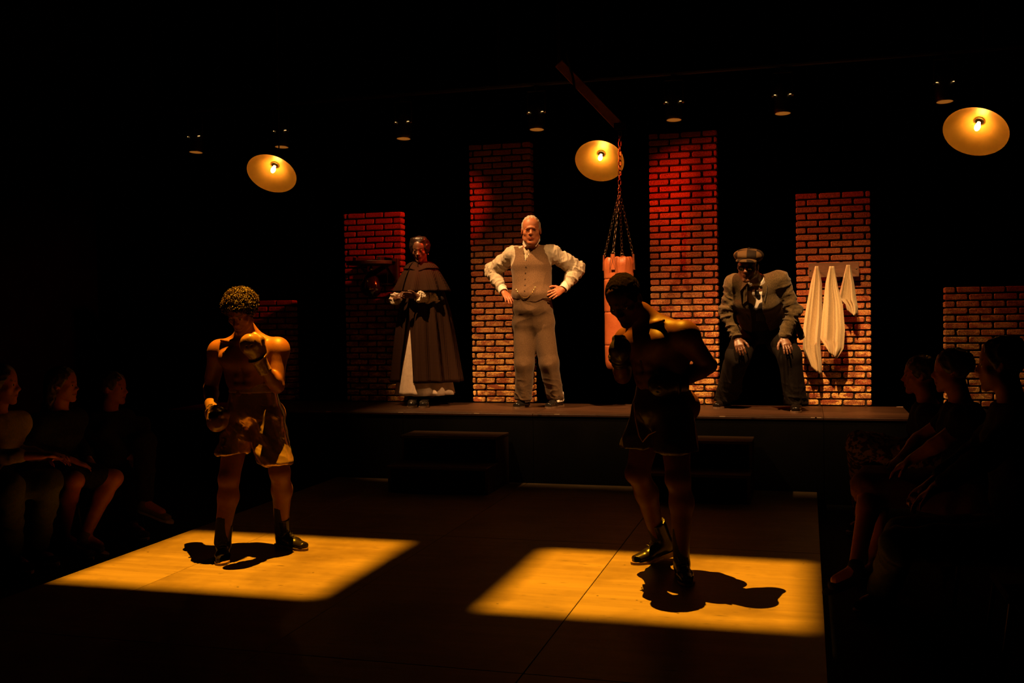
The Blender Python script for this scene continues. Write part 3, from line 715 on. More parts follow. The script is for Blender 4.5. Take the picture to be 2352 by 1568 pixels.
    for s, g, d in (('a', ga, atz(1178, 940, ST)-ga), ('b', gb, atz(1226, 944, ST)-gb)):
        d = nz(d*V(1, 1, 0)); heel = g-d*.07
        sh = shoe(root, heel, d, .29, .085, PATENT, SOLE, h=.0042); F = Field(*bounds([heel, heel+d*.2, heel+ZU*.15], .06), .004); uu = np.cross(d, ZU)
        F.cap(heel+d*.062+ZU*.07, heel+d*.066+ZU*.14, .05, .047, .02); F.ecap(heel+d*.09+ZU*.06, heel+d*.155+ZU*.048, (.046, .036), (.043, .027), uu, .02)
        F.cut(lambda X, Y, Z: heel[2]+.048+.10*np.maximum(0, .1-((X-heel[0])*d[0]+(Y-heel[1])*d[1])*1.)*.3-Z); F.plane(V(0, 0, ST+.14), ZU)
        sp, v, q = solid('spat', F, WHITE, sh, ret=True, label='white spat over the shoe'); b2 = bvh_of(v, q)
        mb = MB(); side = uu if uu[1] < 0 else -uu
        for k in range(3): mb.lathe([(.0001, .003), (.0045, .002), (.0045, -.002)], heel+d*(.075+.022*k)+side*.046+ZU*(.082-.008*k), side, 8, True)
        mb.out('spat_button', MATS['horn_button'], sh)
waistcoat_man()
# ------------------------------------------------------------------ boxers
SATIN = mat('bronze_satin', (.42, .25, .125), (.50, .31, .155), .27, metal=.75, scale=20, spec=.6)
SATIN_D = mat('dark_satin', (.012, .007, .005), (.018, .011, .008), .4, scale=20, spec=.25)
BAND = mat('waistband', (.20, .115, .06), (.26, .15, .08), .6, scale=200, bump=.2, bscale=260)
STRIPE = mat('white_satin', (.45, .40, .32), rough=.35, spec=.6)
GLOVE = mat('glove_leather', (.13, .062, .026), (.17, .082, .034), .3, scale=30, spec=.6, bump=.06, bscale=120)
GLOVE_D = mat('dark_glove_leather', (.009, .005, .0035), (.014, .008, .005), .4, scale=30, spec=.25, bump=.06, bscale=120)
BOOT = mat('boot_leather', (.005, .0036, .0028), (.009, .006, .0045), .28, scale=20, spec=.2, bump=.05, bscale=90)
BOOTSOLE = mat('boot_sole', (.12, .065, .03), (.2, .11, .05), .5)
SOCK = mat('black_sock', (.012, .010, .010), (.018, .016, .015), .95, scale=200, bump=.2, bscale=300)
LACE = mat('black_lace', (.01, .01, .01), rough=.6)
AFRO = mat('curly_hair', (.03, .013, .006), (.045, .02, .009), .4, scale=60, spec=.35)
CROP = mat('cropped_hair', (.004, .0027, .002), (.007, .0045, .0035), .9, scale=150, bump=.6, bscale=260, spec=.0)
def muscles(F, J, fw, s=1.):
    C, P, N = J['C'], J['P'], J['N']; u = nz(J['Sb']-J['Sa']); a = nz(C-P); f = nz(fw-u*(fw@u))
    A = np.array([u, f, np.cross(u, f)])
    for g in (-1, 1):
        F.ell(C+u*g*.082*s+f*.085*s+a*.01, np.array((.088, .045, .06))*s, A, .03)          # chest
        F.ell(C+u*g*.145*s-f*.03*s-a*.07, np.array((.04, .07, .12))*s, A, .04)             # lats
        F.ell(C+u*g*.075*s-f*.085*s+a*.03, np.array((.075, .045, .09))*s, A, .03)          # shoulder blades
        for k in range(3): F.ell(P*.45+C*.55+u*g*.034*s+f*.098*s+a*(-.03-.055*k+.05), np.array((.033, .022, .026))*s, A, .015)
        F.cap(C+u*g*.02+f*.075+a*.105, C+u*g*.15*s+f*.055+a*.125, .009, .008, .03)           # collar bones
    F.cap(P*.5+C*.5+f*.112*s, C+f*.112*s, .006, k=.012, sub=True)
    for x in 'ab':
        S, E = J['S'+x], J['E'+x]; F.ell(S+.12*(E-S), .072*s, None, .03); m = S+.55*(E-S); F.cap(S+.35*(E-S)+f*.012, S+.75*(E-S)+f*.015, .048*s, .044*s, .03)
        F.cap(N+.35*(J['H']-N)-f*.03, S*.55+N*.45-f*.02, .045*s, .035*s, .04)                # trapezius
def glove(root, W, c, n_up, thumb, m, r=.068, label=None):
    """W wrist, c centre of the mitt, thumb = direction of the thumb side"""
    d = nz(c-W); t = nz(thumb-d*(thumb@d)); b = np.cross(d, t)
    F = Field(*bounds([W-d*.12, c+d*.12], .12), .0045); A = np.array([t, b, d])
    F.ell(c+d*.012, (r*.92, r*.86, r*1.08), A, .02); F.ell(c+d*.03-b*r*.3, (r*.86, r*.55, r*.9), A, .03)
    F.cap(c-d*.05+t*.045, c+d*.02+t*(r*.93), .027, .024, .012); F.cap(c+d*.02+t*(r*.93), c+d*.05+t*(r*.7)+b*.03, .024, .021, .012)
    F.cap(c-d*.045, W-d*.045, .048, .043, .02); F.plane(W-d*.055, -d)
    F.ell(c-d*.075, (.062, .062, .012), A, .012)
    for k in (-1, 0, 1): F.cap(c+d*r*1.02-b*.02+t*k*.026, c+d*r*.5-b*r*.95+t*k*.026, .003, k=.006, sub=True)
    o = solid('boxing_glove', F, m, root, lambda v, q: folds(v, q, .0012, 22, 3), label=label)
    mb = MB()
    for k in range(4): mb.tube([c-d*(.05+.02*k)+b*.047-t*.02, c-d*(.057+.02*k)+b*.053, c-d*(.05+.02*k)+b*.047+t*.02], .0025, 5)
    mb.out('laces', LACE if m is GLOVE else BOOTSOLE, o); return o
def boot(root, shin, g, d, lift=0.):
    return shoe(root, g, d, .295, .20, BOOT, BOOTSOLE, h=.0045, r=.047, laces=LACE, lift=lift, name='boot', shin=shin)
def sock(root, K, A, a, b):
    F = Field(*bounds([K, A], .1), .005); p, q_ = K+a*(A-K), K+b*(A-K); F.cap(p, q_, .045, .042, .02); F.plane(p, K-A); solid('sock', F, SOCK, root)
def boxer_front():
    fw = nz(V(-.10, -.99, 0)); fh = nz(V(.05, -.86, -.5))
    ga, gb = atz(514, 1279, 0), atz(650, 1254, 0)
    root = thing('person', V(*((ga+gb)/2)[:2], 0), 'bare-chested curly-haired boxer in satin shorts with a white side stripe', 'person')
    J = joints(H=at(553, 718, 5.74), N=at(565, 775, 5.87), C=at(570, 823, 5.88), P=at(582, 928, 5.90), Sa=at(503, 803, 5.87), Sb=at(640, 798, 5.90),
               Ea=at(484, 892, 5.96), Eb=at(636, 886, 5.84), Wa=at(488, 934, 5.78), Wb=at(601, 838, 5.68), Ha=at(553, 948, 5.90), Hb=at(610, 948, 5.90),
               Ka=at(526, 1098, 5.74), Kb=at(643, 1084, 5.86), Aa=ga+V(.0, -.03, .10), Ab=gb+V(.0, -.02, .10))
    H = head_frame(J['H'], fh, nz(V(.03, -.3, .95)), 1.0)
    F = Field(*bounds([x for k_, x in J.items() if k_ != "belly"], .2), .006)
    torso(F, J, (.15, .135, .165), (.11, .098, .115), girdle=.058); head(F, H); muscles(F, J, fw, .95)
    for s in 'ab':
        arm(F, J['S'+s], J['E'+s], J['W'+s], (.058, .044, .046, .030)); leg(F, J['H'+s], J['K'+s], J['A'+s], (.095, .063, .063, .040), back=-fw)
        F.ell(J['H'+s]-fw*.06-ZU*.02, .095, None, .05)
        F.ell(J['K'+s]+fw*.03, (.045, .035, .05), None, .02)
    skin_part(root, F, SKIN_TAN, H)
    add_eyes(H, root)
    # curls
    F = Field(*bounds([H['c']], .2), .006); F.ell(H['w'](0, -.022, .052), np.array((.105, .115, .095)), H['A'], .02); F.plane(H['w'](0, .05, .028), H['y']*.75-H['z']*.75); F.plane(H['w'](0, 0, -.03), -H['z']-.25*H['y'])
    v, q = F.mesh(1); v = folds(v, q, .008, 45, 2, ridge=False); part('hair', v, q, CROP, root, True); N_ = normals(v, q); ho = bpy.data.objects[-1] if False else None
    rg = np.random.RandomState(4); mb = MB(); ids = rg.choice(len(v), 2000)
    for i in ids:
        n = nz(N_[i]+rg.normal(0, .45, 3)); a = nz(np.cross(n, rg.normal(0, 1, 3))); b = np.cross(n, a); r = rg.uniform(.004, .009); L = rg.uniform(.008, .02); p0 = v[i]-N_[i]*.006; ph = rg.uniform(0, 6)
        mb.tube([p0+n*L*t+r*(a*math.cos(ph+t*9)+b*math.sin(ph+t*9)) for t in np.linspace(0, 1, 6)], .0019, 3, False)
    mb.out('curls', AFRO, root, True, kind='stuff')
    glove(root, J['Wb'], at(579, 797, 5.61), None, V(.5, .1, .75), GLOVE, label='raised boxing glove held at the chin')
    glove(root, J['Wa'], at(497, 962, 5.66), None, V(.9, -.2, .1), GLOVE, label='lowered boxing glove at the hip')
    # shorts
    P = J['P']; u = nz(J['Hb']-J['Ha'])
    F = Field(*bounds([P, J['Ha'], J['Hb'], J['Ka'], J['Kb']], .22), .0058)
    F.ecap(P+ZU*.08, P-ZU*.06, (.158, .118), (.182, .14), u, .03); F.ell(P-fw*.06-ZU*.07, (.15, .105, .12), np.array([u, fw, ZU]), .05)
    for s, t, py in (('a', .66, 1043), ('b', .80, 1066)):
        h, k = J['H'+s], J['K'+s]; out = -u if s == 'a' else u; rr = .088 if s == 'a' else .104; e = h+.9*(k-h)-out*(.004 if s == 'a' else .016)+fw*.015
        F.ecap(h-ZU*.02+out*.005, e, (.098, .112), (rr, .106), u, .03)
    for s, py in (('a', 1041), ('b', 1066)):
        zc = at(560 if s == 'a' else 625, py, 5.78)[2]; sg = 1 if s == 'a' else -1; m0 = P
        F.cut(lambda X, Y, Z: np.where(((X-m0[0])*u[0]+(Y-m0[1])*u[1])*sg < 0, zc-Z, -1.))
        h, k = J['H'+s], J['K'+s]; out = -u*sg; p0, e = h-ZU*.02+out*.005, h+.9*(k-h)-out*(.004 if s == 'a' else .016)+fw*.015; d = nz(e-p0); b0 = p0+d*((zc-p0[2])/d[2]); F.ecap(b0-d*.12, b0+d*.08, (.066, .072), ((.082 if s == 'a' else .098), .099), u, .01, sub=True)
    F.plane(P+ZU*.115, ZU)
    def sf(v, q):
        w = np.clip((P[2]+.02-v[:, 2])/.12, 0, 1); v = folds(v, q, .009, 7, 31, V(.7, 0, -.7), .25, lambda p: w)
        v = folds(v, q, .007, 10, 35, V(.5, 0, -.85), .22, lambda p: w); return folds(v, q, .0025, 22, 37, V(.8, 0, -.5), .3, lambda p: w)
    so, v, q = solid('satin_shorts', F, SATIN, root, sf, ret=True)
    F = Field(*bounds([P+ZU*.1], .22), .005); F.ecap(P+ZU*.085, P+ZU*.13, (.162, .122), (.152, .114), u, .01, e=.3); F.plane(P+ZU*.142, ZU); F.plane(P+ZU*.078, -ZU); solid('waistband', F, BAND, so)
    # white side stripe, laid on the cloth
    bv = bvh_of(v, q); vv = []; rows = 0
    for i in range(34):
        t = i/33; z = P[2]+.07-t*(P[2]+.07-at(625, 1058, 5.78)[2]); r = []
        for a in (-.026, 0, .026):
            o_ = P*V(1, 1, 0)+ZU*z+u*.6+fw*(a-.035); h = bv.ray_cast(Vector(o_), Vector(-u))
            if h[0] is None: break
            r.append(np.array(h[0])+np.array(h[1])*.0025)
        if len(r) == 3: vv += r; rows += 1
    f = [(3*i+j, 3*i+j+1, 3*i+j+4, 3*i+j+3) for i in range(rows-1) for j in (0, 1)]
    vv += [p-u*.004 for p in vv]; n3 = 3*rows; f += [tuple(x+n3 for x in k[::-1]) for k in f]
    part('side_stripe', vv, f, STRIPE, so, True, 'white satin stripe down the side')
    for s, g, tp in (('a', ga, atz(506, 1311, 0)), ('b', gb, atz(690, 1262, 0))):
        d = nz((tp-g)*V(1, 1, 0)); boot(root, J['K'+s]-(g+ZU*.07), g-d*.06, d); sock(root, J['K'+s], J['A'+s], .62 if s == 'a' else .55, 1.)
boxer_front()
def boxer_side():
    fw = nz(V(-.72, -.69, 0)); ga, gb = atz(1528, 1286, 0), atz(1566, 1322, 0)
    root = thing('person', V(*((ga+gb)/2)[:2], 0), 'bare-chested boxer with cropped hair stooping sideways in front of the punch bag', 'person')
    J = joints(H=at(1434, 688, 5.72), N=at(1482, 735, 5.82), C=at(1503, 790, 5.86), P=at(1521, 912, 5.92), Sa=at(1440, 778, 6.00), Sb=at(1572, 764, 5.72),
               Ea=at(1430, 862, 6.02), Eb=at(1627, 838, 5.88), Wa=at(1422, 826, 5.82), Wb=at(1558, 882, 5.79), Ha=at(1497, 935, 5.97), Hb=at(1545, 935, 5.86),
               Ka=at(1465, 1086, 5.92), Kb=at(1558, 1100, 5.76), Aa=ga+V(-.04, -.01, .13), Ab=gb+V(.0, -.04, .11))
    H = head_frame(J['H'], nz(V(-.20, -.80, -.58)), nz(V(-.22, -.5, .84)), 1.14)
    F = Field(*bounds([x for k_, x in J.items() if k_ != "belly"], .2), .006)
    torso(F, J, (.155, .15, .18), (.115, .11, .125), girdle=.06); head(F, H); muscles(F, J, fw, 1.05)
    for s in 'ab':
        arm(F, J['S'+s], J['E'+s], J['W'+s], (.06, .046, .047, .031)); leg(F, J['H'+s], J['K'+s], J['A'+s], (.1, .066, .066, .041), back=-fw)
        F.ell(J['H'+s]-fw*.07, .1, None, .05); F.ell(J['K'+s]+fw*.035, (.045, .045, .05), None, .02)
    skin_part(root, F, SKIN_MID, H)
    add_eyes(H, root)
    F = Field(*bounds([H['c']], .17), .005); F.ell(H['w'](0, -.014, .036), np.array((.082, .101, .093))*1.14, H['A'], .01); F.plane(H['w'](0, .062, .045), H['y']*.7-H['z']*.5); F.plane(H['w'](0, 0, -.03), -H['z']-.3*H['y'])
    solid('hair', F, CROP, root, lambda v, q: folds(v, q, .0035, 70, 5, ridge=False))
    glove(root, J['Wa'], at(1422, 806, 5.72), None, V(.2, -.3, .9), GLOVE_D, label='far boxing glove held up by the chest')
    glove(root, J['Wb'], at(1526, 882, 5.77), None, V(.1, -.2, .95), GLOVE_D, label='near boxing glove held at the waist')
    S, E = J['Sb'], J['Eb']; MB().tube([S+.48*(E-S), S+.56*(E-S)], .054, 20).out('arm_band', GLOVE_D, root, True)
    P = J['P']; u = nz(J['Hb']-J['Ha'])
    F = Field(*bounds([P, J['Ha'], J['Hb'], J['Ka'], J['Kb']], .22), .0065)
    F.ecap(P+ZU*.08, P-ZU*.06, (.165, .125), (.185, .155), u, .03); F.ell(P-fw*.06-ZU*.07, (.15, .12, .12), np.array([u, fw, ZU]), .05)
    for s in 'ab':
        h, k = J['H'+s], J['K'+s]; out = -u if s == 'a' else u; F.ecap(h-ZU*.02, h+.85*(k-h)+out*.015, (.112, .12), (.122, .125), u, .04)
    zc = at(1520, 1035, 5.8)[2]; F.plane(V(0, 0, zc), -ZU)
    for s in 'ab':
        h, k = J['H'+s], J['K'+s]; d = nz(k-h); b0 = h+d*((zc-h[2])/d[2]); F.ecap(b0-d*.12, b0+d*.1, (.08, .085), (.112, .116), u, .02, sub=True)
    F.plane(P+ZU*.12, ZU)
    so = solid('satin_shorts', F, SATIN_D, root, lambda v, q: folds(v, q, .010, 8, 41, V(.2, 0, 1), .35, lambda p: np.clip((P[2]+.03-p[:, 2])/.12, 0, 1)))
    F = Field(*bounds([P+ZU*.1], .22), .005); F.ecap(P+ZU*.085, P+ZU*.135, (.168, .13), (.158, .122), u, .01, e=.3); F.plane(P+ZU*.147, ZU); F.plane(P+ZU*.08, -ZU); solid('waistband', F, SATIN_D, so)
    # open side slit with a light edge
    b = [at(1456, 925, 5.74), at(1460, 965, 5.73), at(1468, 1000, 5.72), at(1476, 1014, 5.71), at(1490, 998, 5.70), at(1506, 990, 5.70)]
    MB().tube(b, .004, 6).out('hem_piping', BAND, so)
    for s, g, tp, lf in (('a', ga, atz(1424, 1300, 0), .045), ('b', gb, atz(1584, 1352, 0), 0.)):
        d = nz((tp-g)*V(1, 1, 0)); boot(root, J['K'+s]-(g+ZU*(.07+lf)), g-d*.06, d, lf); sock(root, J['K'+s], J['A'+s], .6, 1.)
boxer_side()
# ------------------------------------------------------------------ woman in the cape
CAPE = mat('cape_wool', (.019, .0075, .0036), (.056, .023, .011), .9, kind='check', scale=23, sheen=0., bump=.12, bscale=240)
CAPE_IN = mat('cape_lining', (.02, .012, .010), rough=.9)
SKIRT = mat('skirt_grey', (.60, .46, .36), (.70, .55, .43), .8, scale=30, bump=.06, bscale=260, sheen=.2)
LACEW = mat('ruffle_lace', (.66, .55, .44), (.8, .7, .58), .8, scale=60)
HAIRB = mat('black_hair', (.018, .011, .009), (.035, .022, .016), .32, scale=25, stretch=(1, 1, 6), spec=.3)
def ring_sheet(root, name, rows, m, th=.004, gap=None, fold=None, nu=110, label=None):
    """rows = [(centre, rx, ry, u)]: a hanging sheet around a body; gap(s) -> (a0, a1) open angles (degrees, 0 = towards the viewer, + = to the viewer's right)"""
    vv = []; nv = len(rows)
    for i, (c, rx, ry) in enumerate(rows):
        s = i/(nv-1); g = gap(s) if gap else None
        for j in range(nu):
            t = j/(nu-1)
            a = math.radians(g[1]+(360-(g[1]-g[0]))*t) if g else 2*math.pi*j/nu
            k = 1+(fold(s, a) if fold else 0); vv.append(c+V(rx*k*math.sin(a), -ry*k*math.cos(a), 0))
    n = nu*nv; cl = not gap; f = []
    for i in range(nv-1):
        for j in range(nu if cl else nu-1):
            j2 = (j+1) % nu; f.append((i*nu+j, (i+1)*nu+j, (i+1)*nu+j2, i*nu+j2))
    inn = []
    for i, (c, rx, ry) in enumerate(rows):
        for j in range(nu):
            p = vv[i*nu+j]; d = (c-p)*V(1, 1, 0); inn.append(p+nz(d)*th)
    f2 = [tuple(x+n for x in q[::-1]) for q in f]; f3 = []
    for i in (0, nv-1):
        for j in range(nu if cl else nu-1):
            j2 = (j+1) % nu; q = (i*nu+j, i*nu+j2, n+i*nu+j2, n+i*nu+j); f3.append(q if i == 0 else q[::-1])
    if not cl:
        for i in range(nv-1): f3.append((i*nu, n+i*nu, n+(i+1)*nu, (i+1)*nu)); f3.append((i*nu+nu-1, (i+1)*nu+nu-1, n+(i+1)*nu+nu-1, n+i*nu+nu-1))
    return part(name, vv+inn, f+f2+f3, m, root, True, label)
def caped_woman():
    Y = 9.5; g = atz(972, 926, ST); root = thing('person', V(g[0], 9.5, ST), 'woman in a long checked cape and pale skirt with clasped hands', 'person')
    J = joints(H=at(964, 574, 9.43), N=at(970, 613, 9.50), C=at(970, 652, 9.51), P=at(972, 742, 9.52), Sa=at(940, 636, 9.51), Sb=at(997, 635, 9.51),
               Ea=at(912, 688, 9.53), Eb=at(1010, 688, 9.46), Wa=at(908, 686, 9.30), Wb=at(958, 680, 9.26), Ha=at(956, 752, 9.52), Hb=at(988, 752, 9.52),
               Ka=at(954, 836, 9.49), Kb=at(990, 836, 9.49))
    J['Aa'], J['Ab'] = V(*(J['Ka']*V(1, 1, 0))[:2], ST+.1), V(*(J['Kb']*V(1, 1, 0))[:2], ST+.1)
    H = head_frame(J['H'], nz(V(.14, -.97, -.22)), nz(V(0, -.1, 1)), .95)
    F = Field(*bounds(list(J.values()), .2), .0054)
    torso(F, J, (.15, .125, .14), (.11, .095, .105), girdle=.05); head(F, H, .92, .92)
    for s in 'ab': arm(F, J['S'+s], J['E'+s], J['W'+s], (.045, .037, .036, .025)); leg(F, J['H'+s], J['K'+s], J['A'+s], (.085, .055, .053, .036))
    hand(F, J['Wb'], at(930, 676, 9.22)-J['Wb'], V(.1, .5, -.9), V(0, -.55, .8), (.25, .3, .35, .4), .05, .92, .4)
    hand(F, J['Wa'], at(921, 676, 9.23)-J['Wa'], V(.2, .8, -.5), V(.5, .2, .9), (.7, .75, .75, .7), .05, .92, .5)
    skin_part(root, F, SKIN_DARK, H, dict(lips=(.85, .5, .45))); add_eyes(H, root)
    F = Field(*bounds([H['c']], .22), .0045); w = H['w']
    F.ell(w(0, -.022, .04), np.array((.088, .1, .098))*H['s'], H['A'], .02); F.ell(w(.0, -.10, .0), (.07, .055, .075), H['A'], .04)
    for g_ in (-1, 1): F.ell(w(g_*.066, -.02, .03), (.035, .06, .062), H['A'], .03)
    F.cap(w(-.05, .02, .105), w(.05, .02, .105), .03, k=.03)
    F.ell(w(0, .085, -.035), np.array((.066, .075, .105)), H['A'], .015, True)
    solid('hair', F, HAIRB, root, lambda v, q: folds(v, q, .004, 28, 71, V(1, .3, .2), .5))
    for g_ in (-1, 1): MB().lathe([(.0002, .006), (.006, 0), (.0002, -.006)], w(g_*.084, -.004, -.045), ZU, 10).out('earring', mat('pearl', (.8, .75, .65), rough=.15), root, True)
    # skirt
    c0 = J['P']; z0, z1 = c0[2]+.22, at(970, 909, 9.3)[2]; rows = []
    for i in range(26):
        s = i/25; rows.append((V(c0[0]+.012*s, c0[1]-.01*s, z0+(z1-z0)*s), .12+.165*s**.8, .10+.15*s**.8))
    ring_sheet(root, 'skirt', rows, SKIRT, .004, None, lambda s, a: .07*s*math.sin(9*a+.6)+.03*s*math.sin(17*a+1.5+s))
    F = Field(*bounds([J['C'], J['P']], .22), .007); torso(F, J, (.155, .13, .145), (.115, .1, .11), .008, girdle=.042, neck=False); F.plane(c0+ZU*.16, -ZU); F.plane(J['N']+ZU*.0, ZU); solid('bodice', F, CAPE_IN, root)
    # sleeves and lace cuffs
    for s in 'ab': F = Field(*bounds([J['E'+s], J['W'+s], J['S'+s]], .1), .005); F.cap(J['S'+s], J['E'+s], .04, .044, .02); F.cap(J['E'+s], J['E'+s]+.45*(J['W'+s]-J['E'+s]), .046, .042, .02); solid('sleeve', F, CAPE_IN, root)
    for s, a, b in (('b', .18, .56), ('b', .56, .98), ('a', .45, 1.0)):
        E, W = J['E'+s], J['W'+s]; F = Field(*bounds([E, W], .12), .0042); p, q_ = E+a*(W-E), E+b*(W-E)
        F.cap(p, q_, .042, .054, .01); F.plane(p-.02*nz(W-E), E-W); F.plane(q_, W-E)
        solid('lace_cuff', F, LACEW, root, lambda v, q: folds(folds(v, q, .008, 26, 73, W-E, .45), q, .0035, 60, 75))
    # long cape, open a little to the viewer's left
    zt, zb = J['N'][2]-.02, at(970, 880, 9.25)[2]; rows = []
    for i in range(34):
        s = i/33; wd = .125+.05*min(1, s*2.6)+.145*s; rows.append((V(c0[0]+.004+.03*s, c0[1]+.005, zt+(zb-zt)*s), wd+.02, .105+.055*min(1, s*3)+.135*s))
    ring_sheet(root, 'cape', rows, CAPE, .005, lambda s: (-20-30*max(0, s-.28)-.5, -20+12*max(0, s-.28)+.5), lambda s, a: (.085*math.sin(11*a+.5)+.05*math.sin(19*a+2))*min(1, s*1.8))
    # shoulder cape
    zt, zb = J['N'][2]+.05, at(970, 668, 9.2)[2]; rows = []
    for i in range(22):
        s = i/21; e = s**.62; rows.append((V(c0[0]-.008+.0*s, c0[1]-.012, zt+(zb-zt)*(s**1.25)), .058+.205*e+.02*s, .055+.165*e+.04*s))
    ring_sheet(root, 'shoulder_cape', rows, CAPE, .005, lambda s: (-24-5*s, -22.+3*s), lambda s, a: (.07*math.sin(8*a+2.2)+.05*math.sin(15*a+.7))*max(0, s-.2)/.8)
    # collar with a point, and the tie at the neck
    hh = zt-zb; zt = zt+.006; rows = []
    for i in range(9):
        s = i/8; dz = .075*s; q_ = (dz/hh)**.8; e = q_**.62; rows.append((V(c0[0]-.008, c0[1]-.012, zt-dz), .070+.205*e+.02*q_, .067+.165*e+.04*q_))
    co = ring_sheet(root, 'collar', rows, CAPE, .006, lambda s: (-26, -20), None)
    for vtx in co.data.vertices:
        a = math.atan2(vtx.co.x+origin_of(co)[0]-c0[0], -(vtx.co.y+origin_of(co)[1]-c0[1])); r = (zt-(vtx.co.z+origin_of(co)[2]))/.075
        vtx.co.z -= .03*max(0, 1-abs(a-.12)/.5)*max(0, r)
    kn = at(960, 611, 9.37); MB().tube([kn+V(-.004, 0, .03), kn, kn+V(.004, .01, -.03)], .006, 6).out('neck_ribbon', CAPE_IN, root)
    for x in (-.06, .06): shoe(root, V(c0[0]+x+.02, 9.34, ST), V(.25, -1, 0), .235, .07, PATENT, SOLE, h=.005, r=.04)
caped_woman()
# ------------------------------------------------------------------ crouching man in the suit
SUIT = mat('suit_check', (.05, .034, .014), (.095, .064, .026), .85, scale=120, detail=3, bump=.15, bscale=260, sheen=.15)
SUIT_T = mat('dark_trousers', (.006, .0042, .0028), (.011, .0075, .005), .85, scale=140, bump=.12, bscale=260)
TIE_D = mat('dark_tie', (.012, .009, .008), rough=.6)
VEST_D = mat('dark_waistcoat', (.02, .015, .012), rough=.85)
CAPM = mat('cap_patchwork', (.010, .006, .0035), (.065, .036, .013), .8, kind='tartan', scale=13, bump=.1, bscale=250)
GLASS = mat('dark_lens', (.01, .008, .006), rough=.08, spec=.8, coat=.6)
def suit_man():
    at = lambda x, y, Y: globals()['at'](x, y, Y-.12)
    root_g = atz(1748, 938, ST); root = thing('person', V(root_g[0], 9.45, ST), 'man in checked suit and flat cap crouching with hands on knees', 'person')
    ga, gb = atz(1668, 934, ST), atz(1830, 943, ST)
    J = joints(H=at(1718, 612, 9.02), N=at(1738, 646, 9.16), C=at(1738, 684, 9.26), P=at(1750, 748, 9.60), Sa=at(1687, 652, 9.24), Sb=at(1789, 643, 9.22),
               Ea=at(1671, 714, 9.29), Eb=at(1823, 712, 9.27), Wa=at(1692, 776, 9.26), Wb=at(1800, 774, 9.20), Ha=at(1728, 750, 9.62), Hb=at(1770, 748, 9.58),
               Ka=at(1694, 818, 9.36), Kb=at(1812, 818, 9.30), Aa=ga+V(.0, .0, .1), Ab=gb+V(0, 0, .1))
    fw = nz(V(-.15, -.98, 0)); H = head_frame(J['H'], nz(V(-.12, -.98, -.16)), nz(V(.06, -.16, .98)), 1.04)
    F = Field(*bounds(list(J.values()), .2), .0056); torso(F, J, (.165, .16, .175), (.125, .125, .13)); head(F, H, 1.08, 1.12)
    for s in 'ab': arm(F, J['S'+s], J['E'+s], J['W'+s]); leg(F, J['H'+s], J['K'+s], J['A'+s])
    hand(F, J['Wa'], at(1700, 800, 9.20)-J['Wa'], V(.2, .9, -.3), V(.95, .05, .1), (.3, .35, .35, .4), .10, 1.05, .3)
    hand(F, J['Wb'], at(1808, 794, 9.14)-J['Wb'], V(-.1, .9, -.4), V(-.95, .05, .25), (.2, .2, .25, .3), .15, 1.05, .3)
    skin_part(root, F, SKIN_DARK, H, dict(lips=(.9, .55, .5))); add_eyes(H, root); w = H['w']; s_ = H['s']
    F = Field(*bounds([H['c']], .2), .004); F.ell(w(0, -.018, .03), np.array((.080, .098, .086))*s_, H['A'], .01); F.plane(w(0, .045, .0), H['y']); F.plane(w(0, 0, .045), H['z']); F.plane(w(0, 0, -.05), -H['z']); solid('hair', F, CROP, root)
    # flat cap
    F = Field(*bounds([H['c']], .26), .0045); F.ell(w(0, -.012, .092), np.array((.118, .135, .052))*s_, H['A'], .02); F.ell(w(0, -.01, .07), np.array((.094, .112, .045))*s_, H['A'], .03)
    F.ell(w(0, .03, .045), np.array((.07, .08, .07)), H['A'], .01, True); F.plane(w(0, 0, .046), -H['z'])
    cp, v, q = solid('flat_cap', F, CAPM, root, lambda v, q: folds(v, q, .002, 14, 81), ret=True)
    F = Field(*bounds([H['c']], .26), .0042); F.ell(w(0, .085, .052), np.array((.085, .062, .03))*s_, H['A'], .0); F.ell(w(0, .07, .030), np.array((.10, .09, .035))*s_, H['A'], .0, True); solid('cap_peak', F, CAPM, cp)
    MB().lathe([(.0002, .006), (.011, .002), (.012, -.003)], w(0, -.012, .147), H['z'], 12).out('cap_button', CAPM, cp)
    # spectacles
    gl = MB()
    for g in (-1, 1):
        c = w(g*.033, .093, -.002); gl.tube([c+H['x']*(.026*math.cos(t)*s_)+H['z']*(.021*math.sin(t)*s_) for t in np.linspace(0, 2*math.pi, 18, False)], .0022, 6, closed=True); gl.tube([w(g*.058, .09, .004), w(g*.078, .03, .006), w(g*.082, -.01, .004)], .002, 5)
    gl.tube([w(-.009, .097, .002), w(0, .101, .006), w(.009, .097, .002)], .002, 5); go = gl.out('spectacles', TIE_D, root)
    for g in (-1, 1):
        c = w(g*.033, .0925, -.002); MB().lathe([(.0002, .003), (.016*s_, .0015), (.0235*s_, -.001), (.0002, -.0015)], c, H['y'], 18).out('lens', GLASS, go, True)
    # shirt front, waistcoat, tie
    N, C, P = J['N'], J['C'], J['P']; u = nz(J['Sb']-J['Sa']); a = nz(C-P); f = nz(np.cross(a, u)); f = f if f@fw > 0 else -f
    F = Field(*bounds([N, C, P], .22), .005); torso(F, J, (.165, .165, .17), (.13, .13, .132), .004, neck=False, girdle=.04); F.cap(N-.03*a, N+.03*a, .07, .064, .02); F.plane(N+.045*a, a); solid('shirt', F, WHITE, root)
    F = Field(*bounds([N, C, P], .24), .0075); torso(F, J, (.165, .165, .17), (.134, .136, .137), .008, neck=False, girdle=.04); F.plane(C+.075*a, a)
